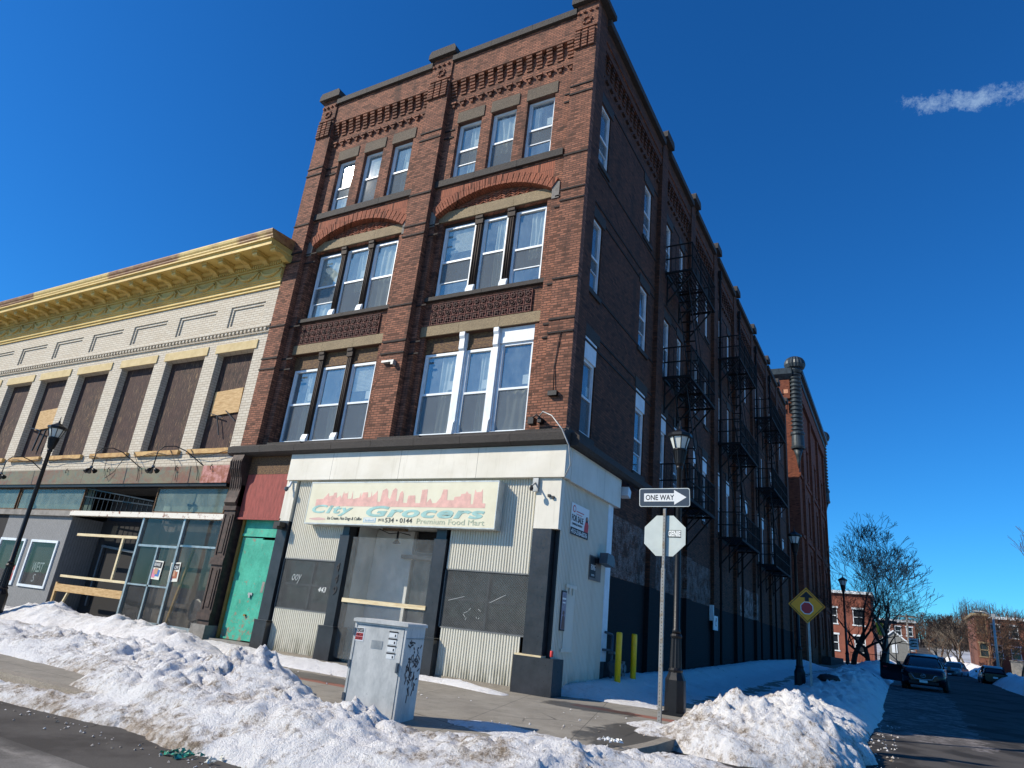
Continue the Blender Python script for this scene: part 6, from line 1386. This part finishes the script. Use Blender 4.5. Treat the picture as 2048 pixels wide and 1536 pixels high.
for i, (x_, y_, h_) in enumerate([(6.5, 170, 9), (3, 160, 10), (9.5, 210, 12), (4.5, 230, 14), (13, 230, 13), (18, 190, 14)]):
    tree('hazy far bare tree closing the street, %s' % ['left of centre', 'behind the narrow brick block', 'centre', 'left beyond the poles', 'right of centre', 'behind the right hand row'][i], x_, y_, gz(y_) - .5, h_, .9, 90 + i, 1, 6, 'brown', rad=.2, twig=.04, group='far bare trees at the end of the street')
# wooded rise closing the view
t = MB(); rr = random.Random(2)
for k in range(5200):
    x_ = rr.uniform(-60, 140); y_ = rr.uniform(260, 330); zb = gz(y_); hh = rr.uniform(3, 9) + 3 * sin(x_ * .07) + (6 if x_ > 25 else 0); a = (x_, y_, zb); t.tube([a, (x_ + rr.uniform(-.8, .8), y_, zb + hh)], [.12, .03], 3, caps=False)
    for j in range(3): b = zb + hh * rr.uniform(.4, .95); t.tube([(x_, y_, b), (x_ + rr.uniform(-1.6, 1.6), y_, b + rr.uniform(.3, 1.8))], [.07, .02], 3, caps=False)
o = t.build('far_wood', M('far_brown_wood', '#57493f', .95, col2='#403731', scale=.2)); tag(o, 'brown leafless wood on the rise at the end of the street', 'wood', None, 'stuff')

# ================================================================== poles, far signs
e = thing('street_light', 'slender pale grey street light with a short arm on the right pavement', 'street lamp', (15.45, 82, 1.2)); t = MB(); t.tube([(15.5, 82, 1.2), (15.65, 82, 7.9)], [.16, .1], 8); t.build('pole', MAT['galv'], e)
t = MB(); t.tube([(15.65, 82, 7.7), (14.9, 82, 8.1), (14.3, 82, 8.15)], .06, 6); t.build('arm', MAT['galv'], e); t = MB(); t.prism([(13.7, 8.1), (14.4, 8.05), (14.4, 8.2), (13.9, 8.22)], 81.85, 82.15); t.box(15.5, 15.85, 81.9, 82.1, 7.6, 7.95); t.build('lamp_head', MAT['galv'], e)
gw = 'wooden utility poles down the left side of the street'
for i, (x_, y_, h_) in enumerate([(7.3, 108, 7.8), (7.4, 135, 9), (7.7, 165, 10), (8.0, 195, 11)]):
    zb = gz(y_); e = thing('utility_pole', ['nearest utility pole with crossarms left of the black car roof', 'second utility pole in the receding row', 'third utility pole in the receding row', 'farthest utility pole in the receding row'][i], 'utility pole', (x_, y_, zb), 0, gw); t = MB(); t.tube([(x_, y_, zb), (x_, y_, zb + h_ - gz(y_) * .4)], [.16, .11], 7); t.build('pole', MAT['concrete'], e)
    t = MB(); zt = zb + h_ - gz(y_) * .4
    for dz in (.5, 1.3): t.box(x_ - 1.1, x_ + 1.3, y_ - .1, y_ + .1, zt - dz, zt - dz + .12)
    t.build('crossarm', MAT['concrete'], e)
e = thing('overhead_wire', 'thin overhead wire crossing the sky above the distant cars', 'wire', (8, 100, 8)); t = MB(); t.tube([(7.4, 108, 8.6), (12, 108, 8.0), (17, 108, 7.6)], .03, 4); t.tube([(7.4, 108, 8.3), (7.6, 135, 9.5), (7.9, 165, 11)], .02, 4); t.build('wire', MAT['black'], e)
e = thing('yellow_banner', 'yellow sign with a dark street name plate on a thin pole beyond the tree', 'street sign', (4.7, 66, 1)); t = MB(); t.tube([(5.2, 66, .9), (5.3, 66, 5.6)], .06, 6); t.tube([(5.9, 66, .9), (5.9, 66, 5.2)], .04, 6); t.build('pole', MAT['black_iron'], e)
t = MB(); t.prism([(4.3, 5.2), (4.5, 4.1), (5.2, 3.9), (5.25, 4.8), (4.8, 5.3)], 65.9, 65.94); t.build('yellow_plate', flat('sign_yellow_2', c3('#e2c933'), .5), e); t = MB(); t.box(4.6, 6.2, 65.9, 65.95, 5.2, 5.5); t.build('name_plate', flat('navy_plate', c3('#1d2733'), .5), e)
e = thing('parking_sign', 'small white sign plate with dark lines above the dark car roof', 'street sign', (7.4, 62, 1)); t = MB(); t.box(7.38, 7.44, 62, 62.05, .8, 4.0); t.build('pole', MAT['galv'], e); t = MB(); t.box(7.05, 7.8, 61.95, 61.98, 2.95, 3.9); p = t.build('plate', MAT['white_print'], e); t = MB()
for z_ in (3.2, 3.45, 3.7): t.box(7.15, 7.7, 61.94, 61.95, z_ - .04, z_ + .04)
t.build('lines', MAT['black'], p)

# ================================================================== cars
def car(label, loc, rz, col, group=None, open_door=False, rear=False, badge=False):
    """suv, front towards -y, 4.6 long, 1.84 wide, 1.68 high"""
    e = thing('parked_car', label, 'car', loc, rz, group, world=False)
    paint = M('car_paint_' + col, {'black': '#0d1118', 'navy': '#121a28', 'grey': '#7d8388'}[col], .18, .35, bump=0, scale=1)
    # body rings along the length: y, half width at sill, half width at belt, z sill, z belt, z top of hood or belt
    R = [(-2.3, .55, .6, .45, .7, .74), (-2.22, .78, .8, .3, .8, .86), (-2.0, .88, .88, .24, .88, .97), (-1.5, .92, .9, .22, .93, 1.05), (-.95, .92, .9, .22, .97, 1.1), (-.4, .92, .9, .22, 1.0, 1.06), (.6, .92, .9, .22, 1.02, 1.07), (1.5, .92, .9, .22, 1.05, 1.1), (2.0, .9, .88, .26, 1.07, 1.12), (2.22, .84, .82, .34, 1.05, 1.1), (2.3, .7, .7, .45, 1.0, 1.04)]
    t = MB(); base = 0; n = 12
    for (y, ws, wb, zs_, zb, zt) in R:
        t.v += [(-ws * .92, y, zs_), (-ws, y, zs_ + .12), (-ws * 1.0, y, zb * .7), (-wb, y, zb), (-wb * .86, y, zt - .01), (-wb * .4, y, zt), (wb * .4, y, zt), (wb * .86, y, zt - .01), (wb, y, zb), (ws, y, zb * .7), (ws, y, zs_ + .12), (ws * .92, y, zs_)]
    for i in range(len(R) - 1):
        for k in range(n): a, b = i * n + k, i * n + (k + 1) % n; t.f.append((a, a + n, b + n, b)); t.m.append(0); t.sm.append(True)
    t.f.append(tuple(range(n))); t.m.append(0); t.sm.append(False); t.f.append(tuple(reversed(range((len(R) - 1) * n, len(R) * n)))); t.m.append(0); t.sm.append(False)
    body = t.build('body', paint, e, fix=True)
    # greenhouse
    G_ = [(-.98, .74, 1.08, 1.1), (-.2, .72, 1.07, 1.56), (.4, .72, 1.07, 1.65), (1.4, .7, 1.1, 1.62), (2.0, .66, 1.11, 1.45), (2.2, .64, 1.11, 1.15)]
    t = MB()
    for (y, w_, z0, z1) in G_: tp = .86 if z1 > 1.2 else 1; t.v += [(-w_ - .1, y, z0 - .02), (-w_ * tp - .03, y, z1 - .08 * (z1 > 1.2)), (-w_ * .8 * tp, y, z1), (w_ * .8 * tp, y, z1), (w_ * tp + .03, y, z1 - .08 * (z1 > 1.2)), (w_ + .1, y, z0 - .02)]
    for i in range(len(G_) - 1):
        for k in range(5): a = i * 6 + k; t.f.append((a, a + 6, a + 7, a + 1)); t.m.append(0); t.sm.append(True)
    t.build('windows', flat('car_glass', (.012, .016, .022, 1), .05), e, fix=True)
    t = MB(); t.v = []
    rf = [(-.25, .58, 1.545), (.4, .6, 1.665), (1.4, .58, 1.635), (2.0, .55, 1.47)]
    for (y, w_, z) in rf: t.v += [(-w_ - .06, y, z - .07), (-w_ + .05, y, z + .01), (w_ - .05, y, z + .01), (w_ + .06, y, z - .07)]
    for i in range(3):
        for k in range(3): a = i * 4 + k; t.f.append((a, a + 4, a + 5, a + 1)); t.m.append(0); t.sm.append(True)
    for sx in (-1, 1): t.tube([(sx * .84, -.98, 1.08), (sx * .66, -.22, 1.52), (sx * .64, .4, 1.61), (sx * .62, 1.4, 1.58), (sx * .6, 2.0, 1.42), (sx * .7, 2.2, 1.1)], .03, 5); t.tube([(sx * .82, .45, 1.05), (sx * .66, .45, 1.6)], .03, 5); t.tube([(sx * .82, 1.4, 1.05), (sx * .64, 1.4, 1.58)], .04, 5)
    t.build('roof', paint, e)
    for sx in (-1, 1):
        for y in (-1.42, 1.42):
            t = MB(); t.lathe([(.24, -.12), (.34, -.1), (.35, 0), (.34, .1), (.24, .12)], 20, (sx * .84, y, .35), axis='x', smooth=True); wh = t.build('wheel', flat('tyre_rubber', (.015, .015, .016, 1), .8), e)
            t = MB(); t.lathe([(.03, .125 * sx), (.21, .12 * sx), (.22, .1 * sx)], 10, (sx * .84, y, .35), axis='x'); t.build('rim', MAT['galvdark'], wh)
        t = MB(); t.prism([(sx * .9, .72), (sx * .52, .7), (sx * .5, .78), (sx * .86, .86)], -2.2, -2.0); t.v = [(a, b + abs(a) * .22 - .16, c) for a, b, c in t.v]; t.build('headlight', M('headlight_lens', '#6d757c', .15, .2, bump=0), e, fix=True)
        t = MB(); t.box(sx * .6, sx * .86, 2.2, 2.27, .82, .98); t.build('tail_light', flat('tail_red', c3('#5a1015'), .2), e)
        t = MB(); t.box(sx * .98, sx * 1.12, -.72, -.55, 1.05, 1.2); t.build('side_mirror', paint, e)
    t = MB(); t.prism([(-.48, .76), (-.4, .5), (.4, .5), (.48, .76)], -2.33, -2.2); t.box(-.6, .6, -2.31, -2.2, .3, .42); t.build('grille', MAT['black'], e, fix=True)
    t = MB(); t.tube([(-.62, -2.24, .72), (-.45, -2.34, .68), (-.36, -2.37, .52), (0, -2.38, .49), (.36, -2.37, .52), (.45, -2.34, .68), (.62, -2.24, .72)], .018, 6)
    if badge:
        t.tube([(.1 * cos(q), -2.37, .66 + .075 * sin(q)) for q in [k * pi / 6 for k in range(13)]], .011, 5); t.tube([(-.09, -2.37, .68), (-.045, -2.37, .69), (0, -2.37, .645), (.045, -2.37, .69), (.09, -2.37, .68)], .01, 5)
    t.build('chrome_trim', M('chrome_trim', '#b9bfc6', .2, .9, bump=0), e)
    t = MB(); t.box(-.16, .16, -2.42, -2.4, .36, .47) if not rear else t.box(-.16, .16, 2.32, 2.33, .7, .82); t.build('number_plate', MAT['white_print'], e)
    if open_door:
        t = MB(); Mx = Matrix.Translation((-.93, -.85, 0)) @ Matrix.Rotation(radians(64), 4, 'Z'); t.prism([(0, .28), (0, 1.04), (1.05, 1.08), (1.1, .3)], -.9 * 0 - .05, .05, axis='x'); t.v = [tuple(Mx @ Vector(p)) for p in t.v]; d = t.build('door', paint, e, fix=True)
        t = MB(); t.tube([(0, .0, 1.04), (0, .55, 1.52), (0, 1.02, 1.56), (0, 1.06, 1.08)], .025, 5); t.v = [tuple(Mx @ Vector(p)) for p in t.v]; t.build('window_frame', paint, d)
        t = MB(); t.box(.055, .06, .9, 1.0, .86, .94); t.box(-.06, -.055, .7, .9, .86, .92); t.v = [tuple(Mx @ Vector(p)) for p in t.v]; t.build('door_reflector', MAT['redprint'], d)
    return e
car('black suv facing us with its kerb side front door swung open', (7.42, 27.6, gz(25.5)), radians(-3), 'navy', open_door=True, badge=True)
car('black suv seen from behind driving away on the right of the side street', (12.9, 59, .5), radians(180), 'black', rear=True)
car('silver grey car parked at an angle in far snow behind the open door suv', (11.1, 76, .72), radians(-14), 'grey')
car('dark car half hidden behind the silver grey one in the far snow', (9.8, 82, gz(82)), radians(-8), 'black')
# dark bag on the snow bank
e = thing('rubbish_bag', 'dark rubbish bag lying on the shaded snow bank behind the diamond sign', 'bag', (4.3, 13, .55)); t = MB(); rr = random.Random(9)
t.lathe([(.05, 0), (.3, .03), (.42, .15), (.3, .28), (.05, .33)], 12, (0, 0, 0), smooth=True); t.v = [(4.35 + a * .9 + rr.uniform(-.03, .03), 12.6 + b * .6, .62 + c * .7 + rr.uniform(-.02, .02)) for a, b, c in t.v]; t.build('bag_body', MAT['black'], e)
for o in bpy.data.objects:
    if '_w' in o: del o['_w']
